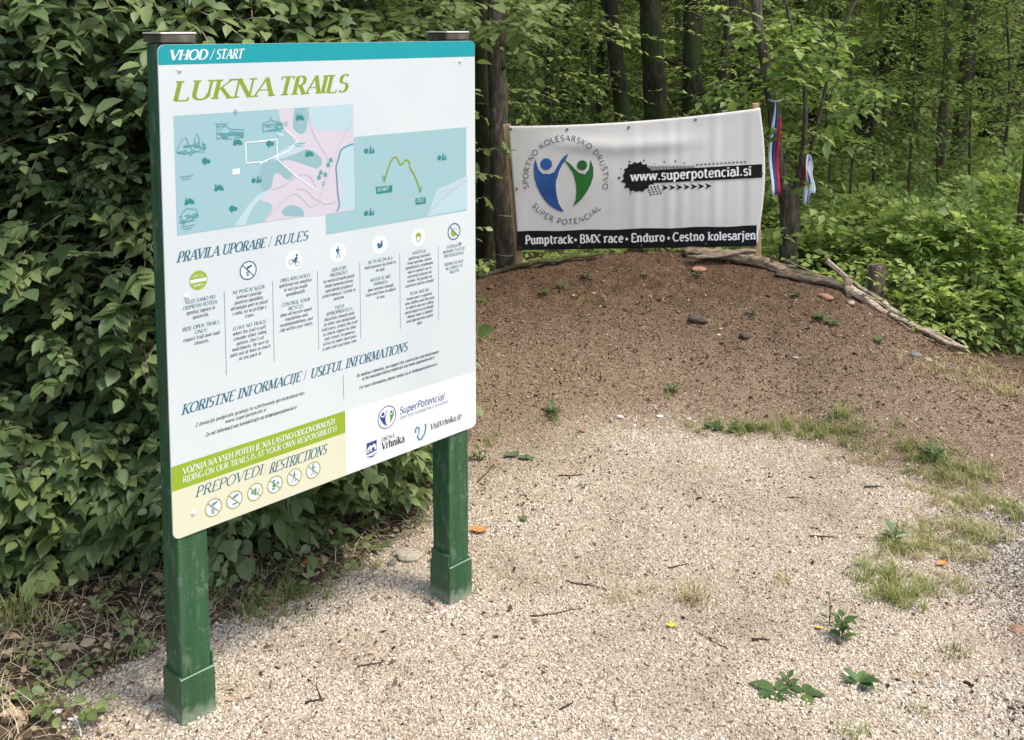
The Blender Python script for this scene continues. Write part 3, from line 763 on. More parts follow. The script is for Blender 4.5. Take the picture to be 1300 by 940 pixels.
icons = [('open', .0845, .6225, .0235), ('nolitter', .2198, .6233, .0235), ('cyclist', .3536, .6264, .026), ('hiker', .4925, .6251, .026), ('squirrel', .6338, .6250, .026), ('helmet', .7739, .6255, .026), ('wet', .9125, .6225, .024)]
for k, u, v, r in icons:
    b = PB()
    if k in ('cyclist', 'hiker', 'squirrel', 'helmet'): b.disc(u, v, r, L2, 1, 28)
    if k == 'open':
        b.disc(u, v, r, L2, 2, 28); b.poly([(u - .021, v - .0045), (u + .021, v - .0045), (u + .021, v + .0035), (u - .021, v + .0035)], L3, 1)
        b.text('POT JE', u, v + .0075, .006, W=.026, align='c', wx=.07, wy=.05, w=L3, m=1)
        b.text('ODPRTA', u, v - .0150, .006, W=.026, align='c', wx=.07, wy=.05, w=L3, m=1)
    elif k == 'nolitter':
        b.disc(u, v, r, L2, 1, 28); b.ring(u, v, r - .001, .0032, L3, 0)
        hand_glyph(b, u, v, .021, L3, 0); bin_glyph(b, u, v, .022, L3 + 1e-4, 0)
        b.stroke([(u - .016, v + .016), (u + .016, v - .016)], .0013, L4 + 2e-4, 0)
    elif k == 'cyclist':
        b.ring(u - .009, v - .002, .0062, .0016, L3, 3, 14); b.ring(u + .010, v - .010, .0062, .0016, L3, 3, 14)
        b.poly([(u - .003, v + .0), (u + .006, v - .005), (u + .012, v + .004), (u + .009, v + .010), (u + .002, v + .006)], L4, 0)
        b.disc(u + .009, v + .013, .0035, L4, 0, 10); b.stroke([(u - .007, v + .003), (u + .001, v - .005), (u + .008, v - .008)], .0012, L4 + 5e-5, 0)
    elif k == 'hiker':
        person_glyph(b, u, v, .019, L3, 0); b.rect(u - .0065, v + .002, u - .001, v + .011, L4, 0)
    elif k == 'squirrel':
        b.poly([(u - .010, v + .002), (u - .006, v + .009), (u - .003, v + .004), (u + .002, v + .002), (u + .004, v + .010), (u + .012, v + .012), (u + .009, v + .007), (u + .011, v), (u + .008, v - .008), (u - .004, v - .011), (u - .008, v - .005)], L3, 0)
    elif k == 'helmet':
        b.poly([(u - .012, v + .001)] + A(u, v + .002, .011, .012, 180, 0, 8) + [(u + .012, v + .001)], L3, 2)
        b.stroke([(u - .008, v), (u - .006, v - .009), (u, v - .014), (u + .006, v - .009), (u + .008, v)], .0011, L3, 3)
    else:
        b.ring(u, v, r, .0035, L3, 0)
        b.poly([(u - .010, v + .006), (u - .012, v - .006), (u - .004, v - .015), (u + .007, v - .012), (u + .002, v - .004)], L3 + 1e-4, 2)
        b.disc(u + .003, v + .008, .002, L3, 0, 8); b.disc(u + .010, v + .006, .0016, L3, 0, 8)
        b.stroke([(u - .017, v + .017), (u + .017, v - .017)], .0015, L4, 0)
    part(b, 'rule_icon', ICM)

cols = [
 (.0880, .5800, [('b', 'VOZI SAMO PO'), ('b', 'ODPRTIH POTEH:'), ('t', 'spoštuj zapore in'), ('t', 'opozorila.'), ('', ''), ('b', 'RIDE OPEN TRAILS'), ('b', 'ONLY:'), ('t', 'respect trail and road'), ('t', 'closures.')]),
 (.2205, .5800, [('b', 'NE PUŠČAJ SLEDI:'), ('t', 'kolesari puščajo'), ('t', 'pozorno opombke,'), ('t', 'ohranjajte poti in nikoli'), ('t', 's sabo, ko se prižiga s'), ('t', 'travo.'), ('', ''), ('b', 'LEAVE NO TRACE:'), ('t', 'when the trail is soft,'), ('t', 'consider other riding'), ('t', "options. Don't cut"), ('t', 'switchbacks. Be sure to'), ('t', 'pack out at least as much'), ('t', 'as you pack in.')]),
 (.3570, .5860, [('b', 'OBVLADUJ KOLO:'), ('t', 'spoštovaj vse omejitve'), ('t', 'in vozi po svojih'), ('t', 'sposobnostih.'), ('', ''), ('b', 'CONTROL YOUR'), ('b', 'BICYCLE:'), ('t', 'obey all bicycle speed'), ('t', 'regulations and'), ('t', 'recommendations, and'), ('t', 'ride within your limits.')]),
 (.4940, .5860, [('b', 'ODSTOPI'), ('b', 'PREDNOST:'), ('t', 'ne motoriziranih poteh'), ('t', 'imajo nemotorizirani'), ('t', 'uporabniki prednost'), ('t', 'pred kolesarji. Goram in'), ('t', 'pešcem.'), ('', ''), ('b', 'YIELD'), ('b', 'APPROPRIATELY:'), ('t', 'Bicyclists should yield'), ('t', 'to other non motorized'), ('t', 'trail users, unless the trail'), ('t', 'is clearly signed for bike'), ('t', 'only travel. In general,'), ('t', 'strive to make each pass'), ('t', 'a safe and courteous one.')]),
 (.6350, .5870, [('b', 'NE PLAŠI ŽIVALI:'), ('t', 'bodi pozoren na živali in'), ('t', 'ne vpij.'), ('', ''), ('b', 'NEVER SCARE'), ('b', 'ANIMALS:'), ('t', 'give animals enough'), ('t', 'room and time to adjust'), ('t', 'to you.')]),
 (.7770, .5880, [('b', 'NAČRTUJ:'), ('t', 'spoštovaj lastnosti'), ('t', 'svoje opreme, lastne'), ('t', 'sposobnosti, predhodne'), ('t', 'vaje in opravi vse to'), ('t', 'ustrezno pripravi na'), ('t', 'vožnjo. Ne pozabi na'), ('t', 'ustrezno zaščito čelado!'), ('', ''), ('b', 'PLAN AHEAD:'), ('t', 'Know your equipment,'), ('t', 'your ability and the area'), ('t', 'in which you are riding'), ('t', 'and prepare accordingly.'), ('t', 'Always wear a helmet'), ('t', 'and appropriate safety'), ('t', 'gear.')]),
 (.9120, .5850, [('b', 'VOŽNJA PO'), ('b', 'MOKRIH TLEH JE'), ('b', 'PREPOVEDANA.'), ('', ''), ('b', 'RIDING IS NOT'), ('b', 'ALLOWED AT'), ('b', 'NIGHT!')]),
]
for u, v, lines in cols:
    b = PB(); y = v - .010
    for k, t in lines:
        if t:
            if k == 'b': b.text(t, u, y, .0088, align='c', slant=.12, wx=.085, wy=.045, w=L3, m=0, sx=.0098, track=.06)
            else: b.text(t, u, y, .0085, align='c', slant=.2, wx=.075, wy=.045, w=L3, m=1, sx=.0085, track=.05)
        y -= .0131 if t else .0120
    part(b, 'body_lettering', [P['blue'], P['dark']])
for u, t, bt in ((.1523, .583, .372), (.2888, .584, .374), (.4256, .587, .374), (.5641, .5875, .373), (.7044, .5905, .370), (.8494, .590, .363), (.5036, .285, .217)):
    b = PB(); b.rect(u - .0009, bt, u + .0009, t, L2); part(b, 'divider_line', [P['grey']])

b = PB()
b.text('Z donacijo podpirate gradnjo in vzdrževanje gorskokolesarske', .0657, .2640, .0088, W=.3113, slant=.2, wx=.08, wy=.05, w=L3)
b.text('www.superpotencial.si', .2032, .2500, .0088, align='c', slant=.2, wx=.08, wy=.05, w=L3, sx=.0098)
b.text('Za več informacij nas kontaktirajte na info@superpotencial.si', .0919, .2320, .0088, W=.26, slant=.2, wx=.08, wy=.05, w=L3)
part(b, 'body_lettering', [P['dark']]); b = PB()
b.text('By making a donation, you support the construction and maintenance', .5491, .2670, .0088, W=.300, slant=.2, wx=.08, wy=.05, w=L3)
b.text('of the mountain biking singletrack and www.superpotencial.si', .566, .2535, .0088, W=.265, slant=.2, wx=.08, wy=.05, w=L3)
b.text('For more information, please contact us at info@superpotencial.si', .5565, .2310, .0088, W=.286, slant=.2, wx=.08, wy=.05, w=L3)
part(b, 'body_lettering', [P['dark']])

# ---- lower bands
b = PB(); b.rect(.0004, .1215, .5076, .1832, L1); part(b, 'green_band', [P['green']])
b = PB()
b.text('VOŽNJA NA VSEH POTEH JE NA LASTNO ODGOVORNOST!', .0300, .1560, .0155, W=.4430, slant=.05, wx=.075, wy=.035, sf=.1, w=L2)
b.text('RIDING ON OUR TRAILS IS AT YOUR OWN RESPONSIBILITY!', .0290, .1345, .0155, W=.4490, slant=.05, wx=.06, wy=.03, sf=.09, w=L2)
part(b, 'band_lettering', [P['white']])
b = PB()
b.poly(A(.018, .018, .0176, .0176, 180, 270, 5) + [(.5076, .0004), (.5076, .1212), (.0004, .1212)], L1); part(b, 'cream_band', [P['cream']])
b = PB(); b.poly([(.5080, .0004)] + A(BW - .018, .018, .0176, .0176, -90, 0, 5) + [(.9996, .1735), (.5080, .1826)], L1); part(b, 'white_band', [P['white']])
b = PB()
b.text('PREPOVEDI', .0600, .0880, .0250, W=.185, slant=.30, wx=.072, wy=.032, sf=.17, w=L3, m=0)
b.text('/', .250, .0850, .0250, W=.011, wx=.05, wy=.05, w=L3, m=1)
b.text('RESTRICTIONS', .266, .0815, .0265, W=.176, slant=.30, wx=.072, wy=.032, sf=.17, w=L3, m=0)
part(b, 'heading_lettering', [P['blue'], P['orange']])
RM = [P['river'], P['white'], P['ring'], P['leafg']]
for i, (u, v) in enumerate(((.1074, .0462), (.1655, .0465), (.2245, .0472), (.2828, .0478), (.3415, .0484), (.4007, .0490))):
    b = PB(); b.disc(u, v, .0225, L2, 1, 28); b.ring(u, v, .0218, .0032, L3, 2)
    if i == 0: hand_glyph(b, u - .001, v, .023, L3, 0); bin_glyph(b, u, v, .025, L3 + 1e-4, 0)
    elif i == 1: hand_glyph(b, u, v, .022, L3, 0); b.poly([(u - .009, v - .008), (u - .002, v - .013), (u + .007, v - .011), (u + .008, v - .006), (u, v - .008)], L4, 0)
    elif i == 2: b.rect(u - .012, v - .004, u - .006, v + .005, L3, 0); b.poly([(u - .005, v - .004), (u + .003, v - .011), (u + .004, v + .013), (u - .005, v + .005)], L3, 3); [b.stroke(A(u + .004, v, .004 + q * .004, .005 + q * .004, -50, 50, 5), .0007, L4 + q * 3e-5, 0) for q in range(2)]
    elif i == 3: b.disc(u - .003, v + .010, .004, L3, 0, 10); b.disc(u - .002, v - .001, .006, L3 + 5e-5, 3, 10); b.disc(u + .009, v + .002, .004, L4, 0, 10); b.disc(u - .005, v - .010, .004, L4, 0, 10)
    elif i == 4: person_glyph(b, u, v, .018, L3, 0, True)
    else: person_glyph(b, u, v, .020, L3, 0)
    b.stroke([(u - .0155, v + .0155), (u + .0155, v - .0155)], .0016, L5, 2)
    part(b, 'restriction_icon', RM)


def figure_logo(b, cx, cy, s, w, mb, mg, seg=1):
    """two abstract figures with raised arms, unit box about 1 high"""
    blue = [(-.37, .33), (-.37, .22), (-.33, .12), (-.25, .05), (-.14, .02), (-.04, .04), (.02, .12), (.10, .26), (.19, .42), (.24, .46), (.20, .36), (.10, .16), (.04, -.02), (.03, -.22), (.08, -.42), (.15, -.60), (-.02, -.50), (-.18, -.34), (-.32, -.12), (-.40, .08), (-.40, .22)]
    green = [(.16, .30), (.26, .20), (.34, .10), (.42, .04), (.54, .03), (.62, .09), (.66, .18), (.655, .32), (.71, .18), (.71, .05), (.66, -.10), (.55, -.28), (.44, -.42), (.34, -.50), (.40, -.36), (.42, -.20), (.41, -.06), (.36, .06), (.28, .17)]
    # split into quads-ish fans so that they follow a folded surface
    b.poly([(cx + x * s, cy + y * s) for x, y in reversed(blue)], w, mb)
    b.poly([(cx + x * s, cy + y * s) for x, y in green], w, mg)
    b.disc(cx - .15 * s, cy + .22 * s, .12 * s, w, mb, 16); b.disc(cx + .50 * s, cy + .20 * s, .10 * s, w, mg, 16)


b = PB(); LM = [P['navy'], P['leafg'], P['dark'], P['grey'], P['green'], P['river'], P['white']]
b.ring(.6520, .1250, .0320, .0026, L3, 0, 30)
figure_logo(b, .6450, .1270, .046, L3, 0, 1)
b.text('SuperPotencial', .6975, .1200, .0205, W=.172, slant=.2, wx=.075, wy=.07, w=L3, m=0)
b.text('športno kolesarsko društvo', .6990, .1045, .0105, W=.184, slant=.2, wx=.085, wy=.075, w=L3, m=3)
part(b, 'club_logo', LM)
b = PB()
b.poly([(.5785, .0350), (.6140, .0400), (.6145, .0700), (.5785, .0690)], L3, 0)
b.poly([(.581, .040), (.612, .044), (.612, .056), (.605, .062), (.598, .058), (.59, .060), (.581, .052)], L4, 6)
b.rect(.585, .042, .593, .049, L5, 3); b.rect(.597, .043, .606, .052, L5, 0)
b.stroke([(.579, .030), (.597, .027), (.614, .033)], .0012, L3, 0); b.stroke([(.587, .024), (.607, .026)], .0010, L3, 0)
b.text('OBČINA', .6310, .0590, .0105, W=.047, slant=.1, wx=.085, wy=.06, w=L3, m=2)
b.text('Vrhnika', .6330, .0335, .0225, W=.082, slant=.0, wx=.10, wy=.05, sf=.09, w=L3, m=2)
part(b, 'municipality_crest', LM)
b = PB()
b.stroke([(.7570, .048), (.7560, .058), (.7625, .064), (.7700, .059), (.7690, .045), (.7640, .034), (.7700, .024), (.7790, .023), (.7900, .034), (.7960, .050), (.7950, .066)], .0034, L3, 5)
b.stroke([(.7620, .046), (.7630, .057), (.7665, .050), (.7650, .040)], .0014, L4, 6)
b.text('VisitVrhnika.si', .8146, .0400, .0190, W=.118, slant=.08, wx=.08, wy=.05, w=L3, m=2)
b.text('TM', .9280, .0540, .006, W=.010, wx=.06, wy=.05, w=L3, m=3)
part(b, 'tourism_logo', LM)

# ---- screw heads in the panel
def dome(n=10, r=.0075, h=.004):
    V = [(0, 0, h)]; F = []
    for k, (rr_, hh) in enumerate(((r * .6, h * .85), (r, 0))):
        V += [(rr_ * math.cos(2 * math.pi * i / n), rr_ * math.sin(2 * math.pi * i / n), hh) for i in range(n)]
    for i in range(n):
        j = (i + 1) % n
        F.append((0, 1 + i, 1 + j)); F.append((1 + i, 1 + n + i, 1 + n + j, 1 + j))
    return np.array(V), F


SCREWM = plain('white_screw_cap', (.7, .7, .66), .35)
V_, F_ = dome()
me_s = new_mesh_np('screw', V_, F_, [SCREWM], smooth=True)
rotb = Matrix(((Dv[0], 0, Nv[0]), (Dv[1], 0, Nv[1]), (0, 1, 0))).to_4x4()
for u, v in ((.0526, 1.1290), (.9400, 1.1290), (.0530, .5890), (.9380, .5900), (.0528, .0524), (.9400, .0560)):
    o = link('screw', me_s, panel)
    o.matrix_local = Matrix.Translation(bmap(u, v, L1)) @ rotb

# ---- posts
def post_at(u0, sgn, gz, tall_left):
    """u0 = left edge along the board, post square .079"""
    S = .079
    c = TLc + Dv * (u0 + S / 2) - Nv * (.004 + S / 2 + .001)
    base = gz - .06
    top = TLc[2] + (.004)
    V, F = box_vf(S, S, top - base, .003)
    p = link('post', new_mesh_np('post', V, F, [GREEN]), board)
    p.location = (c[0] - OB[0], c[1] - OB[1], base)
    p.rotation_euler = (0, 0, math.pi / 2 - YAW)
    # local x of the post runs along the board, local -y faces the viewer
    T = .0065; hgt = .06 + .122
    sb = []
    for k, (cx, cy, sx, sy, hh) in enumerate(((0, -(S / 2 + T / 2 + .0006), S + 2 * T, T, hgt), (0, S / 2 + T / 2 + .0006, S + 2 * T, T, hgt * .98),
                                              (-(S / 2 + T / 2 + .0006), 0, T, S, hgt + (.034 if tall_left else -.001)), (S / 2 + T / 2 + .0006, 0, T, S, hgt + (-.001 if tall_left else .030)))):
        V, F = box_vf(sx, sy, hh, .0012)
        V = V + np.random.default_rng(k).normal(0, .0006, V.shape)
        s = link('sleeve_board', new_mesh_np('sleeve_board', V, F, [GREEN]), p); s.location = (cx, cy, 0.0)
        s.location.z = .0005 * k
    V, F = tube([(-(S / 2 + T), -(S / 2 + T + .0004), hgt - .001), (0, -(S / 2 + T + .0004), hgt - .0005), (S / 2 + T, -(S / 2 + T + .0004), hgt - .001)], .0013, 5)
    link('worn_edge', new_mesh_np('worn_edge', V, F, [EDGEWEAR]), p)
    # cap: flat metal lid with a lip
    V, F = box_vf(.090, .090, .019, .004)
    cp = link('post_cap', new_mesh_np('post_cap', V, F, [CAPM]), p); cp.location = (0, 0, top - base + .001)
    V, F = box_vf(.0915, .0915, .0042, .0018)
    tp = link('cap_lid', new_mesh_np('cap_lid', V, F, [CAPTOP]), p); tp.location = (0, 0, top - base + .0203)
    return p


def gz_at(u, off=.05):
    p = TLc + Dv * u - Nv * off
    return float(gh(p[0], p[1]))


post_at(.0130, 1, gz_at(.05), False)
post_at(.8930, 1, gz_at(.93), True)


# ================================================================== BANNER
BD = 5.75


def bx(px, py):
    """photo position -> metric position on the banner's own plane"""
    p = at_y(px, py, BD); return p[0], p[2]


bTL, bTR, bBR, bBL = bx(645, 160), bx(965, 137), bx(960, 313), bx(658, 318)


def banner_xz(u, v):
    """u 0..1 left to right, v 0..1 bottom to top"""
    x = (bBL[0] * (1 - u) + bBR[0] * u) * (1 - v) + (bTL[0] * (1 - u) + bTR[0] * u) * v
    z = (bBL[1] * (1 - u) + bBR[1] * u) * (1 - v) + (bTL[1] * (1 - u) + bTR[1] * u) * v
    z -= .026 * max(0, math.sin(math.pi * u)) ** .8 * v ** 3
    x += .040 * math.sin(math.pi * v) * u ** 4
    return x, z


def banner_y(x, z):
    u = (x - bBL[0]) / (bBR[0] - bBL[0]); v = (z - .44) / .74
    u = min(1.05, max(-.02, u)); v = min(1.05, max(0, v))
    s = lambda a, b, t: float(sstep(a, b, t))
    pleat = math.sin(u * 84 + 1.5 * math.sin(u * 9) + .5 * v) * .0014 + math.sin(u * 37 + 2 + .8 * v) * .0009 + math.sin(u * 131 + v) * .0007
    f = pleat * (.15 + .85 * s(.3, .6, u)) * (.35 + .65 * (1 - abs(v - .45) * 1.2))
    # sagging roll of cloth under the top hem
    d = v - (.80 + .12 * abs(u - .40)) 
    f += .012 * math.exp(-(d / .055) ** 2) * s(.05, .3, u) * (1 - s(.55, .85, u))
    f += .018 * math.sin(math.pi * u) * math.sin(math.pi * min(1, v * 1.0))
    f += .010 * math.exp(-((u - v * .25) / .03) ** 2) * s(.5, 1, v) * (1 - s(.0, .25, u))
    return BD - f


banner = thing('banner', 'white cycling club banner with black foot strip stretched between two battens', 'banner', (0.0, BD, .44))
B0 = np.array([0.0, BD, .44])


def cmap(x, z, w=0.0):
    return (x - B0[0], banner_y(x, z) - w - B0[1], z - B0[2])


CLOTH, nt_, bs_ = M('banner_cloth')
n_ = noise_fac(nt_, 4, 5, obj_coord(nt_))
r_ = ramp(nt_, n_.outputs[0], [(.3, (.68, .65, .615)), (.7, (.78, .75, .715))])
nt_.links.new(r_.outputs[0], bs_.inputs['Base Color']); bs_.inputs['Roughness'].default_value = .55
tr_ = N(nt_, 'ShaderNodeBsdfTranslucent'); tr_.inputs[0].default_value = (.6, .58, .54, 1)
mx_ = N(nt_, 'ShaderNodeMixShader'); mx_.inputs[0].default_value = .22
nt_.links.new(bs_.outputs[0], mx_.inputs[1]); nt_.links.new(tr_.outputs[0], mx_.inputs[2])
nt_.links.new(mx_.outputs[0], nt_.nodes['Material Output'].inputs[0])
BLACK = plain('banner_black', (.007, .008, .009), .6, .15, .3)
BWHITE = plain('banner_white_ink', (.72, .7, .68), .5)
BLUE, nt_, bs_ = M('banner_blue_ink')
n_ = noise_fac(nt_, 5, 2, obj_coord(nt_)); r_ = ramp(nt_, n_.outputs[0], [(.3, (.004, .03, .15)), (.7, (.010, .10, .32))])
nt_.links.new(r_.outputs[0], bs_.inputs['Base Color'])
BGREEN = plain('banner_green_ink', (.015, .115, .015), .5, .3, .3)
BGREY = plain('banner_grey_ink', (.09, .09, .10), .5)
BNAVY = plain('banner_navy_ink', (.035, .04, .13), .5)

pb = PB(); NX, NZ = 130, 46
for j in range(NZ + 1):
    for i in range(NX + 1):
        x, z = banner_xz(i / NX, j / NZ); pb.V.append((x, z, 0))
for j in range(NZ):
    for i in range(NX):
        a = j * (NX + 1) + i; pb.F.append((a, a + 1, a + NX + 2, a + NX + 1)); pb.MI.append(0)
cloth = pb.build('cloth', [CLOTH], cmap, banner)
cloth.data.polygons.foreach_set('use_smooth', np.ones(len(cloth.data.polygons), dtype=bool))
md = cloth.modifiers.new('thickness', 'SOLIDIFY'); md.thickness = .0012; md.offset = 1.0 if 0 else -1.0


def px_strip(pb, path, w, m=0):
    """strip between two pixel-space edges given as lists of (px, top, bottom)"""
    b0 = len(pb.V)
    for p, t, bt in path:
        for k in range(4):
            x, z = bx(p, bt + (t - bt) * k / 3); pb.V.append((x, z, w))
    for i in range(len(path) - 1):
        for k in range(3):
            a = b0 + i * 4 + k; pb.F.append((a, a + 4, a + 5, a + 1)); pb.MI.append(m)


W1, W2, W3 = .0022, .0034, .0046
pb = PB()
px_strip(pb, [(656.6 + (960.5 - 656.6) * i / 90, 294 - 7.5 * i / 90 - .5 * math.sin(i * .3), 317.8 - 5 * i / 90) for i in range(91)], W1)
pb.build('black_foot_strip', [BLACK], cmap, banner)


def pxpath(x0, y0, x1, y1):
    """text coordinates in photo pixels along a slanted base line"""
    k = (y1 - y0) / (x1 - x0)
    def f(a, b):
        return bx(a, (y0 + (a - x0) * k) - b)
    return f


pb = PB()
pf = pxpath(667, 310.0, 963, 303.8)
for s_, a_, w_ in (('Pumptrack', 667, 60), ('BMX race', 736, 55), ('Enduro', 801, 42.5), ('Cestno kolesarjenj', 854, 109)):
    pb.text(s_, a_, 0, 10.6, W=w_, wx=.095, wy=.078, sf=.13, w=W2, path=pf, track=.08)
for d_ in (730.5, 795.5, 848.5):
    pb.stroke([(d_ - 1.5, 4), (d_ + 1.5, 4)], 1.6, W2, tf=pf)
pb.build('foot_lettering', [BWHITE], cmap, banner)

# tyre track bar and blob
pb = PB()
edge = []
rb = random.Random(8)
for i in range(46):
    a = 2 * math.pi * i / 46
    r_0 = 17.5 * (1 + (.16 if i % 3 == 0 else 0) * rb.uniform(.3, 1.6) - .05 * rb.random())
    edge.append((809 + r_0 * math.cos(a) * 1.05, 224.5 + r_0 * math.sin(a) * 1.05))
cx_, cz_ = bx(809, 224.5); b0 = len(pb.V); pb.V.append((cx_, cz_, W1))
for r_0 in (.5, 1.0):
    for q in edge:
        x, z = bx(809 + (q[0] - 809) * r_0, 224.5 + (q[1] - 224.5) * r_0); pb.V.append((x, z, W1))
for i in range(46):
    j = (i + 1) % 46
    pb.F.append((b0, b0 + 1 + j, b0 + 1 + i)); pb.MI.append(0)
    pb.F.append((b0 + 1 + i, b0 + 1 + j, b0 + 47 + j, b0 + 47 + i)); pb.MI.append(0)
px_strip(pb, [(812 + (967.5 - 812) * i / 50, 216.5 - 8.0 * i / 50, 232.8 - 7.2 * i / 50) for i in range(51)], W1 + .0004)
for i in range(8):      # lower row of chevrons
    x0 = 839 + i * 9.2; y0 = 238 - i * .35
    if x0 < 902:
        pb.poly([bx(*q) for q in ((x0, y0 - 3.8), (x0 + 9, y0), (x0, y0 + 3.8), (x0 + 3, y0))], W1)
for i in range(13):     # upper row of small chevrons
    x0 = 883 + i * 5.1; y0 = 209 - i * .28
    pb.poly([bx(*q) for q in ((x0, y0 - 1.6), (x0 + 4, y0), (x0, y0 + 1.6), (x0 + 1.2, y0))], W1)
for i in range(34):     # rake of thin lugs above the bar
    x0 = 822 + i * 1.75
    pb.poly([bx(*q) for q in ((x0, 215.6 - i * .05), (x0 + .7, 215.6 - i * .05), (x0 + 1.6, 209.8 + rb.uniform(0, 2)), (x0 + .9, 209.8))], W1)
for i in range(4):
    for j in range(4):
        x0 = 822 + i * 4.2 + j * 1.2; y0 = 238 + j * 2.9 - i * .6
        pb.poly([bx(*q) for q in ((x0, y0 - 1.3), (x0 + 1.5, y0), (x0, y0 + 1.3), (x0 - 1.5, y0))], W1)
for q in ((843, 205.5, 1), (857, 204.5, 1.1), (868.5, 207, 1), (785.5, 225.5, 1.6), (799, 205, 1.2), (817, 203.5, 1.2), (788, 214, .8), (800, 245, .9), (831, 208, .7)):
    pb.disc(*bx(q[0], q[1]), q[2] * .0044, W1, 0, 8)
pb.build('tyre_track_print', [BLACK], cmap, banner)
pb = PB()
pf = pxpath(800, 229.6, 953.5, 222.4)
pb.text('www.superpotencial.si', 800, 0, 11.4, W=153.5, wx=.098, wy=.08, sf=.13, w=W3, path=pf, track=.06)
pb.build('web_address_lettering', [BWHITE], cmap, banner)

# figures
KX = .00443


def zoompt(a, b): return bx(650 + a / 7.52, 170 + b / 7.52)


pb = PB()
blue_l = [(228, 235), (210, 290), (208, 350), (216, 430), (240, 505), (275, 575), (320, 640), (370, 690), (430, 728), (495, 745)]
blue_r = [(228, 235), (240, 300), (258, 345), (290, 378), (400, 385), (420, 440), (418, 500), (424, 575), (448, 670), (495, 745)]
arm_l = [(290, 378), (345, 388), (400, 365), (432, 310), (465, 250), (500, 212), (540, 188)]
arm_r = [(400, 395), (425, 440), (432, 410), (450, 350), (480, 290), (510, 250), (540, 188)]


def ladder(pb, La, Lb, w, m, n=3):
    b0 = len(pb.V)
    for a, c in zip(La, Lb):
        for k in range(n + 1):
            q = (a[0] + (c[0] - a[0]) * k / n, a[1] + (c[1] - a[1]) * k / n)
            x, z = zoompt(*q); pb.V.append((x, z, w))
    for i in range(len(La) - 1):
        for k in range(n):
            s0 = b0 + i * (n + 1) + k
            pb.F.append((s0, s0 + n + 1, s0 + n + 2, s0 + 1)); pb.MI.append(m)


ladder(pb, blue_l, blue_r, W1, 0)
ladder(pb, arm_l, arm_r, W1 + .0003, 0)
x, z = zoompt(326, 288); pb.disc(x, z, 56 / 7.52 * .00445, W1, 0, 24)
pb.build('blue_figure', [BLUE], cmap, banner)
pb = PB()
ladder(pb, [(748, 245), (775, 320), (775, 400), (750, 480), (712, 550), (660, 625), (583, 690)], [(748, 245), (735, 335), (700, 378), (612, 480), (614, 560), (606, 630), (583, 690)], W1, 0)
ladder(pb, [(498, 245), (560, 290), (600, 335), (640, 370), (700, 385)], [(498, 255), (545, 315), (578, 365), (598, 420), (612, 485)], W1 + .0003, 0)
x, z = zoompt(668, 298); pb.disc(x, z, 48 / 7.52 * .00445, W1, 0, 24)
pb.build('green_figure', [BGREEN], cmap, banner)


def circ_text(pb, s, cx, cy, rx, ry, a_mid, h, span, inside, m):
    L = math.radians(span) * (rx + ry) / 2
    def path(a, b):
        if inside:   # text reads along the bottom
            t = math.radians(a_mid) + (a) / ((rx + ry) / 2); R = 1 - b / ((rx + ry) / 2)
            return bx(cx + rx * R * math.cos(t), cy - ry * R * math.sin(t))
        t = math.radians(a_mid) - (a) / ((rx + ry) / 2); R = 1 + b / ((rx + ry) / 2)
        return bx(cx + rx * R * math.cos(t), cy - ry * R * math.sin(t))
    pb.text(s, -L / 2, 0, h, W=L, wx=.075, wy=.068, w=W1, m=m, path=path, track=.16)


pb = PB()
circ_text(pb, 'SPORTNO KOLESARSKO DRUŠTVO', 718, 228, 47.5, 49.5, 90, 6.6, 206, False, 0)
pb.build('round_lettering', [BGREY, BNAVY], cmap, banner); pb = PB()
circ_text(pb, 'SUPER', 720, 228, 55, 57, 232.9, 6.6, 34.7, True, 1)
pb.build('round_lettering', [BGREY, BNAVY], cmap, banner); pb = PB()
circ_text(pb, 'POTENCIAL', 720, 228, 55, 57, 288.2, 6.6, 64.5, True, 1)
pb.build('round_lettering', [BGREY, BNAVY], cmap, banner)

# grommets
GROM = plain('grommet_metal', (.10, .095, .08), .35, .5, .2, .7)
V_, F_ = tube([(0.0055 * math.cos(a), 0, .0055 * math.sin(a)) for a in np.linspace(0, 2 * math.pi, 13)], .0022, 5, cap=False)
me_g = new_mesh_np('grommet', V_, F_, [GROM], smooth=True)
for p in ((648.5, 164), (720, 164.5), (798, 162), (883, 152), (656, 240), (660, 315), (735, 313), (814, 312), (896, 309.5), (967, 221)):
    x, z = bx(*p); o = link('grommet', me_g, banner); o.location = cmap(x, z, .003)

BATTEN = bark_mat('raw_timber', (.32, .20, .10), (.52, .36, .2), (.66, .5, .32), 2.0)


def batten(p0, p1, wd, th):
    a = np.array(p0); b_ = np.array(p1); d = b_ - a; L = np.linalg.norm(d)
    V, F = box_vf(wd, th, L, .002)
    o = link('batten', new_mesh_np('batten', V, F, [BATTEN]), banner)
    q = Vector(d).to_track_quat('Z', 'Y')
    # keep the wide face to the viewer
    z = Vector(d).normalized(); x = Vector((1, 0, 0)); x = (x - z * x.dot(z)).normalized(); y = z.cross(x)
    o.matrix_local = Matrix.Translation(Vector(a - B0)) @ Matrix((x, y, z)).transposed().to_4x4()
    return o


batten(at_y(660, 337, 5.785), at_y(643.5, 158, 5.785), .042, .022)
batten(at_y(962, 330, 5.79), at_y(959, 131, 5.79), .036, .022)

# ================================================================== POLE TREE AT THE LEFT END (banner tied to it)
WIREM = plain('tie_wire', (.5, .5, .48), .35, .5, 0, .8)


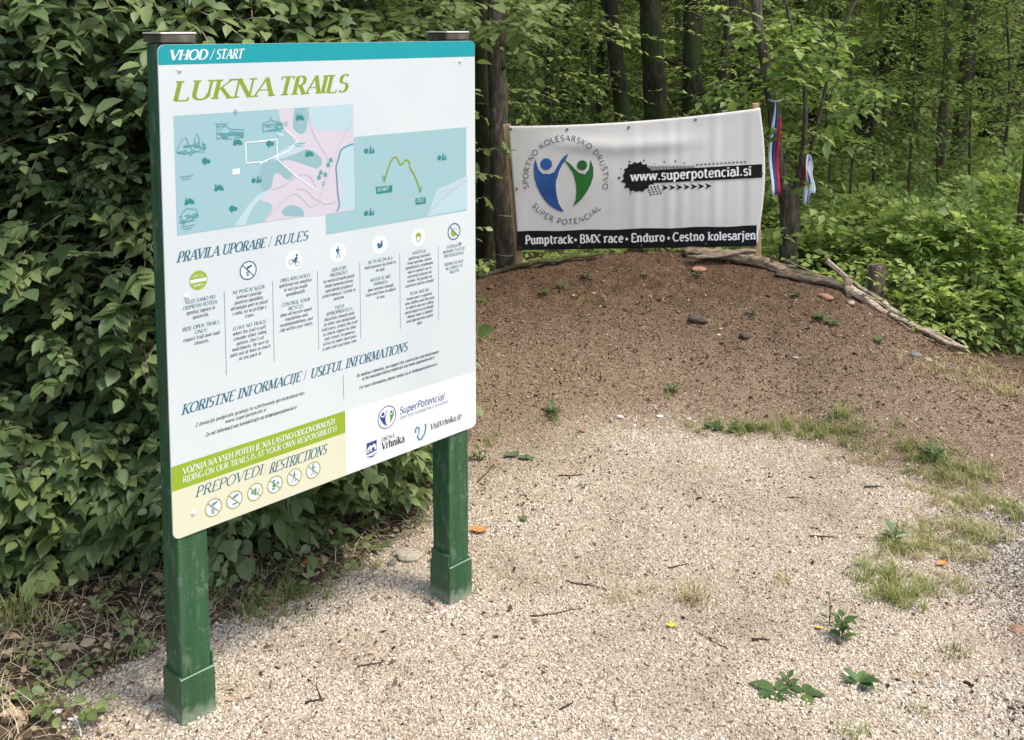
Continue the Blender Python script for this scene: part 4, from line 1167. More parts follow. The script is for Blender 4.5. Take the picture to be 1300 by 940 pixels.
def trunk_obj(name, pts, rad, mat, parent, n=14, step=.08, wob=.004, rough=.14, seed=0):
    p = smooth_path(pts, step, wob, seed)
    d = np.linspace(0, 1, len(p))
    r = np.interp(d, np.linspace(0, 1, len(rad)), rad)
    V, F = tube(p, r, n, rough=rough, seed=seed)
    return link(name, new_mesh_np(name, V, F, [mat], smooth=True), parent)


# ================================================================== FOLIAGE ENGINE
def leaf_template(kind):
    if kind == 'fine':      # 4 triangles with a centre fold
        V = np.array([(0, 0, 0), (-.30, .42, .10), (0, .45, 0), (.30, .42, .10), (0, 1, -.10)])
        F = np.array([(0, 2, 1), (0, 3, 2), (1, 2, 4), (2, 3, 4)])
    elif kind == 'ovate':
        V = [(0, 0, 0)]
        for t, w in ((.14, .17), (.36, .27), (.62, .22), (.84, .09)):
            V += [(-w, t, .09 * w / .27 + .0), (0, t, -.16 * t * t), (w, t, .09 * w / .27)]
        V = np.array(V + [(0, 1, -.2)])
        V[1::3, 2] += -.16 * V[1::3, 1] ** 2 if False else 0
        for i in range(1, 13): 
            if (i - 1) % 3 != 1: V[i, 2] -= .16 * V[i, 1] ** 2
        F = [(0, 2, 1), (0, 3, 2)]
        for k in range(3):
            a = 1 + 3 * k
            F += [(a, a + 1, a + 4), (a, a + 4, a + 3), (a + 1, a + 2, a + 5), (a + 1, a + 5, a + 4)]
        F += [(10, 11, 13), (11, 12, 13)]
        F = np.array(F)
    elif kind == 'lobed':   # maple-like, five lobes
        pts = [(0, 0), (-.18, .06), (-.48, .0), (-.36, .2), (-.62, .42), (-.36, .45), (-.30, .62), (-.14, .6), (0, 1.0),
               (.14, .6), (.30, .62), (.36, .45), (.62, .42), (.36, .2), (.48, .0), (.18, .06)]
        V = np.array([(0, .33, .03)] + [(x, y, -.22 * (x * x + (y - .33) ** 2)) for x, y in pts])
        n = len(pts)
        F = np.array([(0, 1 + i, 1 + (i + 1) % n) for i in range(n)])[:, ::-1]
    elif kind == 'round':   # broad leaf, folded along the midrib, pointed tip
        V = np.array([(0, 0, 0), (-.25, .14, .05), (-.36, .42, .07), (-.24, .74, 0), (0, 1.0, -.16), (.24, .74, 0), (.36, .42, .07), (.25, .14, .05), (0, .42, -.02)])
        F = np.array([(8, 1, 0), (8, 2, 1), (8, 3, 2), (8, 4, 3), (8, 5, 4), (8, 6, 5), (8, 7, 6), (8, 0, 7)])
    return V, F


TPL = {k: leaf_template(k) for k in ('fine', 'ovate', 'lobed', 'round')}


def leaves_np(P_, D_, N_, S_, kind, R_=None):
    """P positions, D axis, N normal, S size -> V, F, lr"""
    T, F = TPL[kind]
    D_ = D_ / (np.linalg.norm(D_, axis=1)[:, None] + 1e-9)
    X = np.cross(D_, N_); X /= (np.linalg.norm(X, axis=1)[:, None] + 1e-9)
    Z = np.cross(X, D_)
    V = P_[:, None, :] + S_[:, None, None] * (T[None, :, 0, None] * X[:, None, :] + T[None, :, 1, None] * D_[:, None, :] + T[None, :, 2, None] * Z[:, None, :])
    n, k = len(P_), len(T)
    FF = (F[None, :, :] + (np.arange(n) * k)[:, None, None]).reshape(-1, 3)
    if R_ is None: R_ = rng.random(n)
    return V.reshape(-1, 3), FF, np.repeat(R_, k)


def rvec(n): 
    v = rng.normal(size=(n, 3)); return v / np.linalg.norm(v, axis=1)[:, None]


def sprays(P0, D0, L, nl, size, kind='fine', flat=.75, droop=.25, base_r=None, twig=.0035, sizevar=.25):
    """leafy twigs: P0 start, D0 direction, L lengths; nl leaves alternating either side.
       returns leaf V,F,lr and twig V,F"""
    n = len(P0)
    D0 = D0 / np.linalg.norm(D0, axis=1)[:, None]
    up = np.tile([0, 0, 1.], (n, 1)) * flat + rvec(n) * (1 - flat)
    S = np.cross(D0, up); S /= np.linalg.norm(S, axis=1)[:, None] + 1e-9
    U = np.cross(S, D0)
    t = (np.arange(nl) + .6) / nl
    sag = -droop * (t ** 2)
    C = P0[:, None, :] + L[:, None, None] * (D0[:, None, :] * t[None, :, None] + np.array([0, 0, 1.])[None, None, :] * sag[None, :, None])
    side = np.where(np.arange(nl) % 2 == 0, 1., -1.)
    spread = .95 * (1 - .75 * t ** 3)
    D = D0[:, None, :] * (.45 + .6 * t[None, :, None] ** 2) + S[:, None, :] * (side * spread)[None, :, None] + rng.normal(0, .18, (n, nl, 3))
    D[:, :, 2] -= .22
    Nn = U[:, None, :] + rng.normal(0, .28, (n, nl, 3))
    sz = size * (1 - .25 * np.abs(t - .5))[None, :] * (1 + sizevar * rng.normal(size=(n, nl)).clip(-1.6, 1.6))
    br = (rng.random(n) if base_r is None else base_r)[:, None] * .6 + rng.random((n, nl)) * .4
    V, F, lr = leaves_np(C.reshape(-1, 3), D.reshape(-1, 3), Nn.reshape(-1, 3), sz.ravel(), kind, br.ravel())
    # twig: three stations, triangular section
    ts = np.array([0, .5, 1.])
    Q = P0[:, None, :] + L[:, None, None] * (D0[:, None, :] * ts[None, :, None] + np.array([0, 0, 1.])[None, None, :] * (-droop * ts ** 2)[None, :, None])
    rad = twig * np.array([1, .7, .3])
    off = [S, -S * .5 + U * .8, -S * .5 - U * .8]
    TV = np.stack([Q + o[:, None, :] * rad[None, :, None] for o in off], 2).reshape(-1, 3)    # n,3st,3
    tf = []
    for s_ in range(2):
        for j in range(3):
            tf.append((s_ * 3 + j, s_ * 3 + (j + 1) % 3, (s_ + 1) * 3 + (j + 1) % 3)); tf.append((s_ * 3 + j, (s_ + 1) * 3 + (j + 1) % 3, (s_ + 1) * 3 + j))
    TF = (np.array(tf)[None] + (np.arange(n) * 9)[:, None, None]).reshape(-1, 3)
    return V, F, lr, TV, TF


def foliage_mesh(name, sp, mats):
    V, F, lr, TV, TF = sp
    VV = np.vstack([V, TV]); FF = np.vstack([F, TF + len(V)])
    mi = np.r_[np.zeros(len(F), int), np.ones(len(TF), int)]
    return new_mesh_np(name, VV, FF, mats, mi, {'lr': np.r_[lr, np.zeros(len(TV))]})


def cat(sps):
    V = []; F = []; L = []; TV = []; TF = []; a = b_ = 0
    for v, f, l, tv, tf in sps:
        V.append(v); F.append(f + a); L.append(l); TV.append(tv); TF.append(tf + b_); a += len(v); b_ += len(tv)
    return np.vstack(V), np.vstack(F), np.concatenate(L), np.vstack(TV), np.vstack(TF)


# ================================================================== GROUND
def axis(lo, hi, step, far, grow=1.22):
    a = list(np.arange(lo, hi + 1e-6, step))
    s = step; x = hi
    while x < far: s *= grow; x += s; a.append(x)
    s = step; x = lo; L = []
    while x > -far: s *= grow; x -= s; L.append(x)
    return np.array(L[::-1] + a)


gx = axis(-2.4, 3.4, .028, 90); gy = axis(1.6, 6.4, .028, 90)
gy = gy[gy > -40]
XX, YY = np.meshgrid(gx, gy)
ZZ = gh(XX, YY)
near = ((XX > -3) & (XX < 4) & (YY > 1) & (YY < 6.6))
yc_ = np.interp(XX, CR_X, CR_Y); yi_ = np.interp(XX, IN_X, IN_Y)
bermness = sstep(-.1, .25, (YY - yi_)) * (1 - sstep(.0, .25, YY - yc_)) * sstep(-1.3, -.6, XX)
crumb = (fbm(XX * 21, YY * 21, 3) - .5)
ZZ = ZZ + near * crumb * (.012 + .016 * bermness)
litter = sstep(.03, -.12, XX - pad_left(YY) + .10 * (fbm(XX * 4, YY * 4) - .5) * 2 + .04 * (vnoise(XX * 19, YY * 19) - .5)) 
litter = np.where(YY > 4.2, np.maximum(litter, 0), litter)
forest = sstep(.05, .35, YY - yc_ + .2 * (fbm(XX * 3, YY * 3) - .5))
litter = np.clip(np.maximum(litter * (1 - bermness * (YY > 3.9)), forest), 0, 1)
gravel = np.clip(1 - litter - sstep(-.20, .26, YY - yi_ + .22 * (fbm(XX * 3.3 + 4, YY * 3.3) - .5)), 0, 1)
tracky = 1.0 * sstep(-.2, .35, (XX - 1.32 - .25 * (YY - 2.3)) + .3 * (fbm(XX * 2.2, YY * 2.2 + 7) - .5)) * (YY < 3.6)
ny_, nx_ = XX.shape
V = np.stack([XX, YY, ZZ], -1).reshape(-1, 3)
idx = np.arange(ny_ * nx_).reshape(ny_, nx_)
F = np.stack([idx[:-1, :-1], idx[:-1, 1:], idx[1:, 1:], idx[1:, :-1]], -1).reshape(-1, 4)
GM, nt, bs = M('ground_soil')


def attr(nt, n):
    a = N(nt, 'ShaderNodeAttribute', attribute_name=n); return a.outputs['Fac']


def mixc(nt, f, a, b_):
    m = N(nt, 'ShaderNodeMixRGB')
    for i, q in enumerate((f, a, b_)):
        if isinstance(q, (tuple, list)): m.inputs[i].default_value = (*q, 1)
        elif isinstance(q, float): m.inputs[i].default_value = q
        else: nt.links.new(q, m.inputs[i])
    return m.outputs[0]


oc = obj_coord(nt)
n_big = noise_fac(nt, 1.6, 5, oc); n_mid = noise_fac(nt, 14, 6, oc, .65); n_fine = noise_fac(nt, 120, 4, oc, .7)
vor = N(nt, 'ShaderNodeTexVoronoi'); vor.inputs['Scale'].default_value = 95; nt.links.new(oc, vor.inputs[0])
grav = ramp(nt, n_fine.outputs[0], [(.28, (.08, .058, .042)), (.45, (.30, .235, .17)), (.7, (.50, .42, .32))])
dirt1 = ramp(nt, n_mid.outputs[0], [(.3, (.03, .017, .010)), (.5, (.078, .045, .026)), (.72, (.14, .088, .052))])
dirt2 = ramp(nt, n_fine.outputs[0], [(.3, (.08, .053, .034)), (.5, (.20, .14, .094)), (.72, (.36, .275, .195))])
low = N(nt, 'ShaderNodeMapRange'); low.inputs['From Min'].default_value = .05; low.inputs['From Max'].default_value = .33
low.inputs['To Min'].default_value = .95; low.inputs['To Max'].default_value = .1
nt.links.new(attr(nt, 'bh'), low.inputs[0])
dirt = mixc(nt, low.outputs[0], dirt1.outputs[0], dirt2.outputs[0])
lit = ramp(nt, n_mid.outputs[0], [(.3, (.022, .016, .010)), (.5, (.070, .050, .032)), (.72, (.15, .11, .07))])
trk = ramp(nt, n_fine.outputs[0], [(.3, (.05, .045, .042)), (.5, (.15, .13, .12)), (.72, (.36, .33, .30))])
g2 = mixc(nt, attr(nt, 'track'), grav.outputs[0], trk.outputs[0])
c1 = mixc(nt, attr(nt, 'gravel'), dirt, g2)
c2 = mixc(nt, attr(nt, 'litter'), c1, lit.outputs[0])
nt.links.new(c2, bs.inputs['Base Color'])
bs.inputs['Roughness'].default_value = .95; bs.inputs['Specular IOR Level'].default_value = .15
sm_ = N(nt, 'ShaderNodeMath', operation='MULTIPLY_ADD'); sm_.inputs[1].default_value = .5
nt.links.new(n_fine.outputs[0], sm_.inputs[0]); nt.links.new(n_mid.outputs[0], sm_.inputs[2])
bump(nt, bs, sm_.outputs[0], .9, .012)
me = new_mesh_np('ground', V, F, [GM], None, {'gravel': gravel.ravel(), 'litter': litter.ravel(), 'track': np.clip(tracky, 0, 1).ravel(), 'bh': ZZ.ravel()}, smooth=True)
ground = link('ground', me); ground['kind'] = 'structure'

from_grid = (gx, gy)


def gsample(arr, x, y):
    i = np.clip(np.searchsorted(gx, x) - 1, 0, len(gx) - 2); j = np.clip(np.searchsorted(gy, y) - 1, 0, len(gy) - 2)
    fx = (x - gx[i]) / (gx[i + 1] - gx[i]); fy = (y - gy[j]) / (gy[j + 1] - gy[j])
    return (arr[j, i] * (1 - fx) + arr[j, i + 1] * fx) * (1 - fy) + (arr[j + 1, i] * (1 - fx) + arr[j + 1, i + 1] * fx) * fy


def gz(x, y):
    return gsample(ZZ, np.atleast_1d(np.asarray(x, float)), np.atleast_1d(np.asarray(y, float)))


def stone_mat(name, stops, rough=.85):
    m, nt, bs = M(name)
    oi = N(nt, 'ShaderNodeObjectInfo')
    r = ramp(nt, oi.outputs['Random'], stops)
    r.color_ramp.interpolation = 'LINEAR'
    n = noise_fac(nt, 1.7, 3, obj_coord(nt))
    hs = N(nt, 'ShaderNodeHueSaturation'); mr = N(nt, 'ShaderNodeMapRange')
    mr.inputs['To Min'].default_value = .7; mr.inputs['To Max'].default_value = 1.25
    nt.links.new(n.outputs[0], mr.inputs[0]); nt.links.new(mr.outputs[0], hs.inputs['Value'])
    geo = N(nt, 'ShaderNodeNewGeometry')
    nb = noise_fac(nt, 1.3, 6, geo.outputs['Position'], .62, .4)
    rb_ = ramp(nt, nb.outputs[0], [(.34, (.62, .57, .52)), (.5, (.92, .90, .88)), (.66, (1, 1, 1))])
    ml = N(nt, 'ShaderNodeMixRGB', blend_type='MULTIPLY'); ml.inputs[0].default_value = 1
    nt.links.new(r.outputs[0], hs.inputs['Color']); nt.links.new(hs.outputs[0], ml.inputs[1]); nt.links.new(rb_.outputs[0], ml.inputs[2])
    nt.links.new(ml.outputs[0], bs.inputs['Base Color'])
    bs.inputs['Roughness'].default_value = rough; bs.inputs['Specular IOR Level'].default_value = .25
    return m


def scatter(name, P_, S_, mat, label, flat=.6, subdiv=1):
    """many small bits: one object, an ico sphere instanced on each point"""
    me = bpy.data.meshes.new(name)
    me.vertices.add(len(P_)); me.vertices.foreach_set('co', P_.astype(np.float32).ravel())
    a = me.attributes.new('scl', 'FLOAT_VECTOR', 'POINT'); a.data.foreach_set('vector', S_.astype(np.float32).ravel())
    R_ = np.stack([rng.normal(0, .5, len(P_)), rng.normal(0, .5, len(P_)), rng.random(len(P_)) * 6.283], 1)
    a = me.attributes.new('rot', 'FLOAT_VECTOR', 'POINT'); a.data.foreach_set('vector', R_.astype(np.float32).ravel())
    o = link(name, me)
    o['kind'] = 'stuff'; o['label'] = label
    ng = bpy.data.node_groups.new(name + '_nodes', 'GeometryNodeTree')
    ng.interface.new_socket('Geometry', in_out='INPUT', socket_type='NodeSocketGeometry')
    ng.interface.new_socket('Geometry', in_out='OUTPUT', socket_type='NodeSocketGeometry')
    gi = ng.nodes.new('NodeGroupInput'); go = ng.nodes.new('NodeGroupOutput')
    mp = ng.nodes.new('GeometryNodeMeshToPoints')
    ip = ng.nodes.new('GeometryNodeInstanceOnPoints')
    ic = ng.nodes.new('GeometryNodeMeshIcoSphere'); ic.inputs['Radius'].default_value = 1; ic.inputs['Subdivisions'].default_value = subdiv
    sm = ng.nodes.new('GeometryNodeSetMaterial'); sm.inputs['Material'].default_value = mat
    na = ng.nodes.new('GeometryNodeInputNamedAttribute'); na.data_type = 'FLOAT_VECTOR'; na.inputs['Name'].default_value = 'scl'
    nr = ng.nodes.new('GeometryNodeInputNamedAttribute'); nr.data_type = 'FLOAT_VECTOR'; nr.inputs['Name'].default_value = 'rot'
    er = ng.nodes.new('FunctionNodeEulerToRotation')
    L = ng.links.new
    L(gi.outputs[0], mp.inputs['Mesh']); L(mp.outputs[0], ip.inputs['Points'])
    L(ic.outputs[0], sm.inputs[0]); L(sm.outputs[0], ip.inputs['Instance'])
    L(na.outputs[0], ip.inputs['Scale']); L(nr.outputs[0], er.inputs[0]); L(er.outputs[0], ip.inputs['Rotation'])
    L(ip.outputs[0], go.inputs[0])
    me.materials.append(mat)
    md = o.modifiers.new('scatter', 'NODES'); md.node_group = ng
    return o


# gravel pad
n = 520000
x = rng.uniform(-1.35, 2.5, n); y = 2.0 + 2.6 * rng.random(n) ** 1.0
g = gsample(gravel, x, y); tk = gsample(tracky * 1.0, x, y)
big = fbm(x * 6, y * 6)
keep = (rng.random(n) < g ** 1.2 * (.30 + 1.1 * big))
x, y, tk = x[keep], y[keep], tk[keep]
tkm = rng.random(len(x)) < tk
s = rng.lognormal(math.log(.0023), .34, len(x)) * np.where(tkm, 1.35, 1)
S = np.stack([s * rng.uniform(.8, 1.5, len(x)), s * rng.uniform(.7, 1.1, len(x)), s * rng.uniform(.5, .85, len(x))], 1)
Pp = np.stack([x, y, gz(x, y) + s * .25], 1)
GRAV = stone_mat('limestone_gravel', [(0, (.10, .075, .055)), (.10, (.22, .165, .125)), (.20, (.45, .375, .28)), (.6, (.58, .50, .40)), (.88, (.66, .59, .49)), (1, (.78, .72, .63))])
GRAV2 = stone_mat('grey_gravel', [(0, (.06, .05, .042)), (.3, (.19, .16, .135)), (.7, (.40, .355, .31)), (1, (.62, .57, .51))])
scatter('fine_gravel', Pp[~tkm], S[~tkm], GRAV, 'pale pinkish beige fine gravel spread over the pad in front of the board')
scatter('grey_gravel', Pp[tkm], S[tkm], GRAV2, 'coarser grey gravel of the track at the right corner')
# soil crumbs and grit on the bank
n = 210000
x = rng.uniform(-1.0, 3.2, n); y = rng.uniform(3.3, 5.8, n)
bb = gsample(np.clip(bermness + sstep(-.1, .1, YY - yi_) * (YY < 5.2) * (XX > 1.5), 0, 1), x, y) * (1 - gsample(litter, x, y))
t_ = (y - np.interp(x, IN_X, IN_Y)) / (np.interp(x, CR_X, CR_Y) - np.interp(x, IN_X, IN_Y))
keep = rng.random(n) < bb * (1.0 - .35 * np.clip(t_, 0, 1))
x, y, t_ = x[keep], y[keep], t_[keep]
pale = rng.random(len(x)) < (.95 - 1.0 * np.clip(t_, 0, 1) + .20 * (x > 1.5) * (1 - np.clip(t_ - .5, 0, 1)))
s = rng.lognormal(math.log(.0026), .40, len(x)) * np.where(pale, .8, 1)
S = np.stack([s * rng.uniform(.8, 1.6, len(x)), s * rng.uniform(.6, 1.1, len(x)), s * rng.uniform(.4, .8, len(x))], 1)
Pp = np.stack([x, y, gz(x, y) + s * .3], 1)
SOILB = stone_mat('soil_crumbs', [(0, (.045, .025, .014)), (.5, (.115, .066, .038)), (.85, (.18, .112, .068)), (1, (.32, .23, .145))], .95)
scatter('soil_crumbs', Pp[~pale], S[~pale], SOILB, 'brown crumbly soil and bark bits on the dirt bank')
scatter('bank_grit', Pp[pale], S[pale], stone_mat('mixed_grit', [(0, (.09, .064, .044)), (.4, (.26, .19, .135)), (.8, (.44, .35, .265)), (1, (.66, .59, .50))]), 'mixed pale grit worked into the foot of the dirt bank')
# dark bits lying on the gravel
n = 6000
x = rng.uniform(-1.2, 2.2, n); y = rng.uniform(2.0, 4.2, n)
keep = (rng.random(n) < gsample(gravel, x, y) * (.10 + 1.2 * (fbm(x * 2.6 + 3, y * 3.2) > .60)))
x, y = x[keep], y[keep]
s = rng.lognormal(math.log(.0026), .45, len(x))
S = np.stack([s * rng.uniform(1, 2.0, len(x)), s * .7, s * .5], 1)
scatter('bark_crumbs', np.stack([x, y, gz(x, y) + .004], 1), S, plain('dark_bark_bits', (.035, .024, .018), .9, .2, .4), 'dark bark crumbs and seeds scattered over the gravel')


# ================================================================== HEDGE ON THE LEFT
def leaf_object_mesh(kind, name, mat):
    T, F_ = TPL[kind]
    me = new_mesh_np(name, T, F_, [mat], None, {'lr': np.full(len(T), .28)}, smooth=True)
    return me


def pinnate_mesh(seed):
    r = np.random.default_rng(seed)
    P_ = []; D_ = []; N_ = []; S_ = []
    for k, t in enumerate((.34, .58, .80)):
        for sd in (-1, 1):
            P_.append((0, t * .55, -.10 * t * t)); D_.append((sd * 1.0, .55 + r.normal(0, .1), -.15 + r.normal(0, .1))); N_.append((r.normal(0, .2), r.normal(0, .2), 1)); S_.append(.42 + .04 * k + r.normal(0, .02))
    P_.append((0, .52, -.06)); D_.append((0, 1, -.2)); N_.append((0, 0, 1)); S_.append(.48)
    V, F_, lr = leaves_np(np.array(P_, float), np.array(D_, float), np.array(N_, float), np.array(S_), 'ovate', r.random(7) * .3 + .1)
    tv, tf = tube([(0, 0, 0), (0, .28, -.03), (0, .55, -.08)], [.008, .006, .004], 3)
    tf = [q for q in tf if len(q) == 3] + [t3 for q in tf if len(q) == 4 for t3 in ((q[0], q[1], q[2]), (q[0], q[2], q[3]))]
    FF = np.vstack([F_, np.array(tf) + len(V)])
    return new_mesh_np('compound_leaf', np.vstack([V, tv]), FF, [LEAF_HEDGE], None, {'lr': np.r_[lr, np.full(len(tv), .3)]}, smooth=True)


PIN = [pinnate_mesh(s) for s in range(4)]
OV = [leaf_object_mesh('ovate', 'leaf', LEAF_HEDGE)]
LB = [leaf_object_mesh('lobed', 'leaf', LEAF_HEDGE)]


def place_leaf(name, me, parent, pos, d, nrm, s):
    y = Vector(d).normalized(); x = y.cross(Vector(nrm)).normalized(); z = x.cross(y)
    o = bpy.data.objects.new(name, me); COL.objects.link(o); o.parent = parent
    m = Matrix((x, y, z)).transposed().to_4x4()
    o.matrix_local = Matrix.Translation(pos) @ m @ Matrix.Scale(s, 4)
    return o


def shell_pts(n, r, h, front=True):
    """points on an upright rounded column shell; returns local pos and outward dir"""
    a = rng.uniform(-math.pi, 0, n) if front else rng.uniform(-math.pi, math.pi, n)
    if front:
        a = -math.pi / 2 + rng.normal(0, .85, n)
    t = rng.random(n) ** .85
    z = .10 + (h - .1) * t
    lump = 1 + .22 * np.sin(z * 7 + a * 3) + .12 * rng.normal(size=n)
    rr = r * lump * (.62 + .5 * np.sin(np.clip(t, 0, 1) * 2.6 + .25))
    out = np.stack([np.cos(a), np.sin(a), np.zeros(n)], 1)
    return np.stack([out[:, 0] * rr, out[:, 1] * rr, z], 1), out


def hedge_shrub(x, y, r, h, kinds, label, seed, nobj=300, nspray=900, lsize=.043, front=True):
    z0 = float(gz(x, y)[0])
    t = thing('leafy_shrub', label, 'shrub', (x, y, z0), 'shrubs of the green hedge behind the board')
    rs = np.random.default_rng(seed)
    for k in range(6):
        a = rs.uniform(0, 6.28); b0_ = np.array([.12 * math.cos(a), .12 * math.sin(a), -.05]); tip = np.array([r * .8 * math.cos(a), r * .8 * math.sin(a), h * rs.uniform(.7, 1)])
        mid = b0_ * .5 + tip * .5 + np.array([-.1 * math.cos(a), -.1 * math.sin(a), .1 * h])
        p = smooth_path([b0_, mid, tip], .12, .012, seed * 7 + k)
        V, F = tube(p, np.linspace(.011, .003, len(p)), 5)
        link('stem', new_mesh_np('stem', V, F, [TWIG], smooth=True), t)
    mat_ = (LEAF_HEDGE, LEAF_HEDGE2, LEAF_HEDGE3)[seed % 3]
    # inner foliage: leafy twigs through the volume
    n = nspray
    a = rng.uniform(-math.pi, math.pi, n); q = np.sqrt(rng.uniform(.05, 1, n)); zz = rng.uniform(.12, 1.0, n) * h
    rr = r * q * (.62 + .5 * np.sin(zz / h * 2.6 + .25)) * (1 + .2 * np.sin(zz * 7 + a * 3))
    P0 = np.stack([np.cos(a) * rr, np.sin(a) * rr, zz], 1)
    D0 = np.stack([np.cos(a) + rng.normal(0, .5, n), np.sin(a) + rng.normal(0, .5, n), rng.normal(.0, .35, n)], 1)
    cl = vnoise(P0[:, 0] * 4 + seed, P0[:, 2] * 4 + a) > .5
    sp = cat([sprays(P0[cl], D0[cl], rng.uniform(.10, .24, cl.sum()) * min(1, r / .42), 9, lsize * .85, 'round', .8, .12), sprays(P0[~cl], D0[~cl], rng.uniform(.16, .34, (~cl).sum()) * min(1, r / .42), 7, lsize * (1.45 if r > .4 else 1.1), 'ovate' if seed % 2 else 'round', .6, .22)])
    fo = link('foliage', foliage_mesh('foliage', sp, [mat_, TWIG_PALE if seed % 2 else TWIG]), t); fo['kind'] = 'stuff'
    # the large leaves of the outer shell, one by one
    P_, O_ = shell_pts(nobj, r * 1.02, h, front)
    for i in range(nobj):
        k = kinds[rs.integers(len(kinds))]
        o_ = O_[i]
        d = np.array([o_[0] + rs.normal(0, .55), o_[1] + rs.normal(0, .45), rs.normal(-.28, .3)])
        nr = np.array([o_[0] * .5 + rs.normal(0, .25), o_[1] * .5 + rs.normal(0, .25), 1.0])
        if k == 'p': place_leaf('compound_leaf', PIN[rs.integers(4)], t, P_[i], d, nr, rs.uniform(.11, .18))
        elif k == 'o': place_leaf('leaf', OV[0], t, P_[i], d, nr, rs.uniform(.035, .062))
        else: place_leaf('leaf', LB[0], t, P_[i], d + np.array([0, 0, -.35]), nr + np.array([o_[0], o_[1], 0]) * .6, rs.uniform(.06, .095))
    return t


hedge_shrub(-2.45, 3.45, .62, 2.5, 'oopp', 'tall shrub with mixed leaves cut by the left edge of the photo', 1, 260, 2200)
hedge_shrub(-1.80, 3.66, .62, 2.5, 'oooppp', 'tall shrub with feathery compound leaves left of the board', 2, 300, 2700)
hedge_shrub(-1.28, 3.80, .56, 2.4, 'ooppl', 'tall shrub seen past the left post of the board', 3, 300, 2500)
hedge_shrub(-.86, 4.08, .50, 2.35, 'oopl', 'shrub whose top shows above the left half of the board', 4, 300, 2000)
hedge_shrub(-.98, 4.75, .42, 2.35, 'ooo', 'shrub whose top shows above the right half of the board', 5, 240, 1200)
# low growth at the foot
low_ = [(-.90, 3.34, .28, .62, 'ppl', 'low shrub with pale compound leaves under the board beside the left post'),
        (-.62, 3.58, .24, .50, 'pll', 'low shrub with lobed leaves hanging under the middle of the board'),
        (-1.45, 3.16, .20, .46, 'lll', 'low maple seedling with lobed leaves left of the left post'),
        (-1.75, 3.08, .24, .55, 'opp', 'low leafy shrub at the left edge above the leaf litter'),
        (-.50, 3.80, .14, .30, 'ool', 'small shrub between the two posts next to the right post')]
for i, (x, y, r, h, k, lb) in enumerate(low_):
    hedge_shrub(x, y, r, h, k, lb, 20 + i, 90, 260, .045)
hedge_shrub(-1.18, 3.24, .16, .38, 'pol', 'small shrub just left of the left post at ground level', 27, 70, 200, .04)
# second row, further back
for i, (x, y, r, h, lb) in enumerate(((-2.9, 4.7, .9, 3.0, 'dark shrub mass in the second row beyond the left edge'), (-1.9, 5.0, .85, 3.0, 'dark shrub in the second row behind the shrubs left of the board'),
                                      (-1.45, 5.4, .7, 2.9, 'dark shrub in the second row hidden behind the board'), (-4.0, 5.2, 1.2, 3.2, 'dark shrub furthest left in the second row'))):
    hedge_shrub(x, y, r, h, 'o', lb, 40 + i, 0, 1500, .055)


# ================================================================== FOREST TREES
def tree_foliage(seed, n, r0, r1, z0, z1, size, nl=11, L=(.35, .8)):
    a = rng.uniform(-math.pi, math.pi, n); rr = rng.uniform(r0, r1, n) ; z = rng.uniform(z0, z1, n)
    lay = np.round(z / .45) * .45 + rng.normal(0, .07, n)      # layered branches
    P0 = np.stack([np.cos(a) * rr, np.sin(a) * rr, lay], 1)
    D0 = np.stack([np.cos(a) + rng.normal(0, .45, n), np.sin(a) + rng.normal(0, .45, n), rng.normal(-.03, .16, n)], 1)
    return sprays(P0, D0, rng.uniform(*L, n), nl, size, 'fine', .85, .22, twig=.004)


LOWF = [foliage_mesh('low_foliage', tree_foliage(i, 620, .30, 1.9, .7, 4.4, .062), [LEAF_TREE, TWIG]) for i in range(3)]
SHADE_CROWN = [foliage_mesh('shade_crown', tree_foliage(i, 300, .2, 2.2, 4.4, 8.0, .17, 9, (.6, 1.3)), [LEAF_TREE, TWIG]) for i in range(2)]  # unseen upper foliage, added to block sky light and darken the wood
SAPF = [foliage_mesh('sapling_foliage', tree_foliage(i, 90, .05, .55, .35, 2.8, .065, 8, (.2, .45)), [LEAF_BRIGHT, TWIG]) for i in range(3)]


def forest_tree(x, y, r, lean, label, seed, mat=BARK, low=True, shade_crown=True, bend=.6, h=8.0, group='trees of the wood behind the bank'):
    z0 = float(gz(x, y)[0])
    t = thing('forest_tree', label, 'tree', (x, y, z0), group)
    rs = np.random.default_rng(seed)
    pts = [(0, 0, -.15), (lean[0] * .12, lean[1] * .1, .6)]
    for k in range(1, 6):
        q = k / 5
        pts.append((lean[0] * q + rs.normal(0, bend * r * 3), lean[1] * q + rs.normal(0, bend * r * 3), .6 + q * (h - .6)))
    trunk_obj('trunk', pts, [r * 1.35, r * 1.02, r * .95, r * .8, r * .62, r * .4], mat, t, 14, .12, .003, .2, seed)
    for k in range(4):
        zb = rs.uniform(1.0, 4.2); a = rs.uniform(0, 6.28); L = rs.uniform(.7, 1.5)
        bx_ = lean[0] * zb / h; by_ = lean[1] * zb / h
        p = smooth_path([(bx_, by_, zb), (bx_ + math.cos(a) * L * .5, by_ + math.sin(a) * L * .5, zb + .22), (bx_ + math.cos(a) * L, by_ + math.sin(a) * L, zb + .2)], .12, .02, seed + k)
        V, F = tube(p, np.linspace(r * .16 + .005, .004, len(p)), 6)
        link('branch', new_mesh_np('branch', V, F, [mat], smooth=True), t)
    if low:
        f = link('foliage', LOWF[seed % 3], t); f['kind'] = 'stuff'; f.rotation_euler = (0, 0, rs.uniform(0, 6.28)); f.location = (lean[0] * .3, lean[1] * .3, rs.uniform(-.25, .5))
    if shade_crown:
        f = link('shade_crown', SHADE_CROWN[seed % 2], t); f['kind'] = 'stuff'; f.rotation_euler = (0, 0, rs.uniform(0, 6.28)); f.location = (lean[0] * .8, lean[1] * .8, 0)  # out-of-view leaves added to shade the wood below
    return t


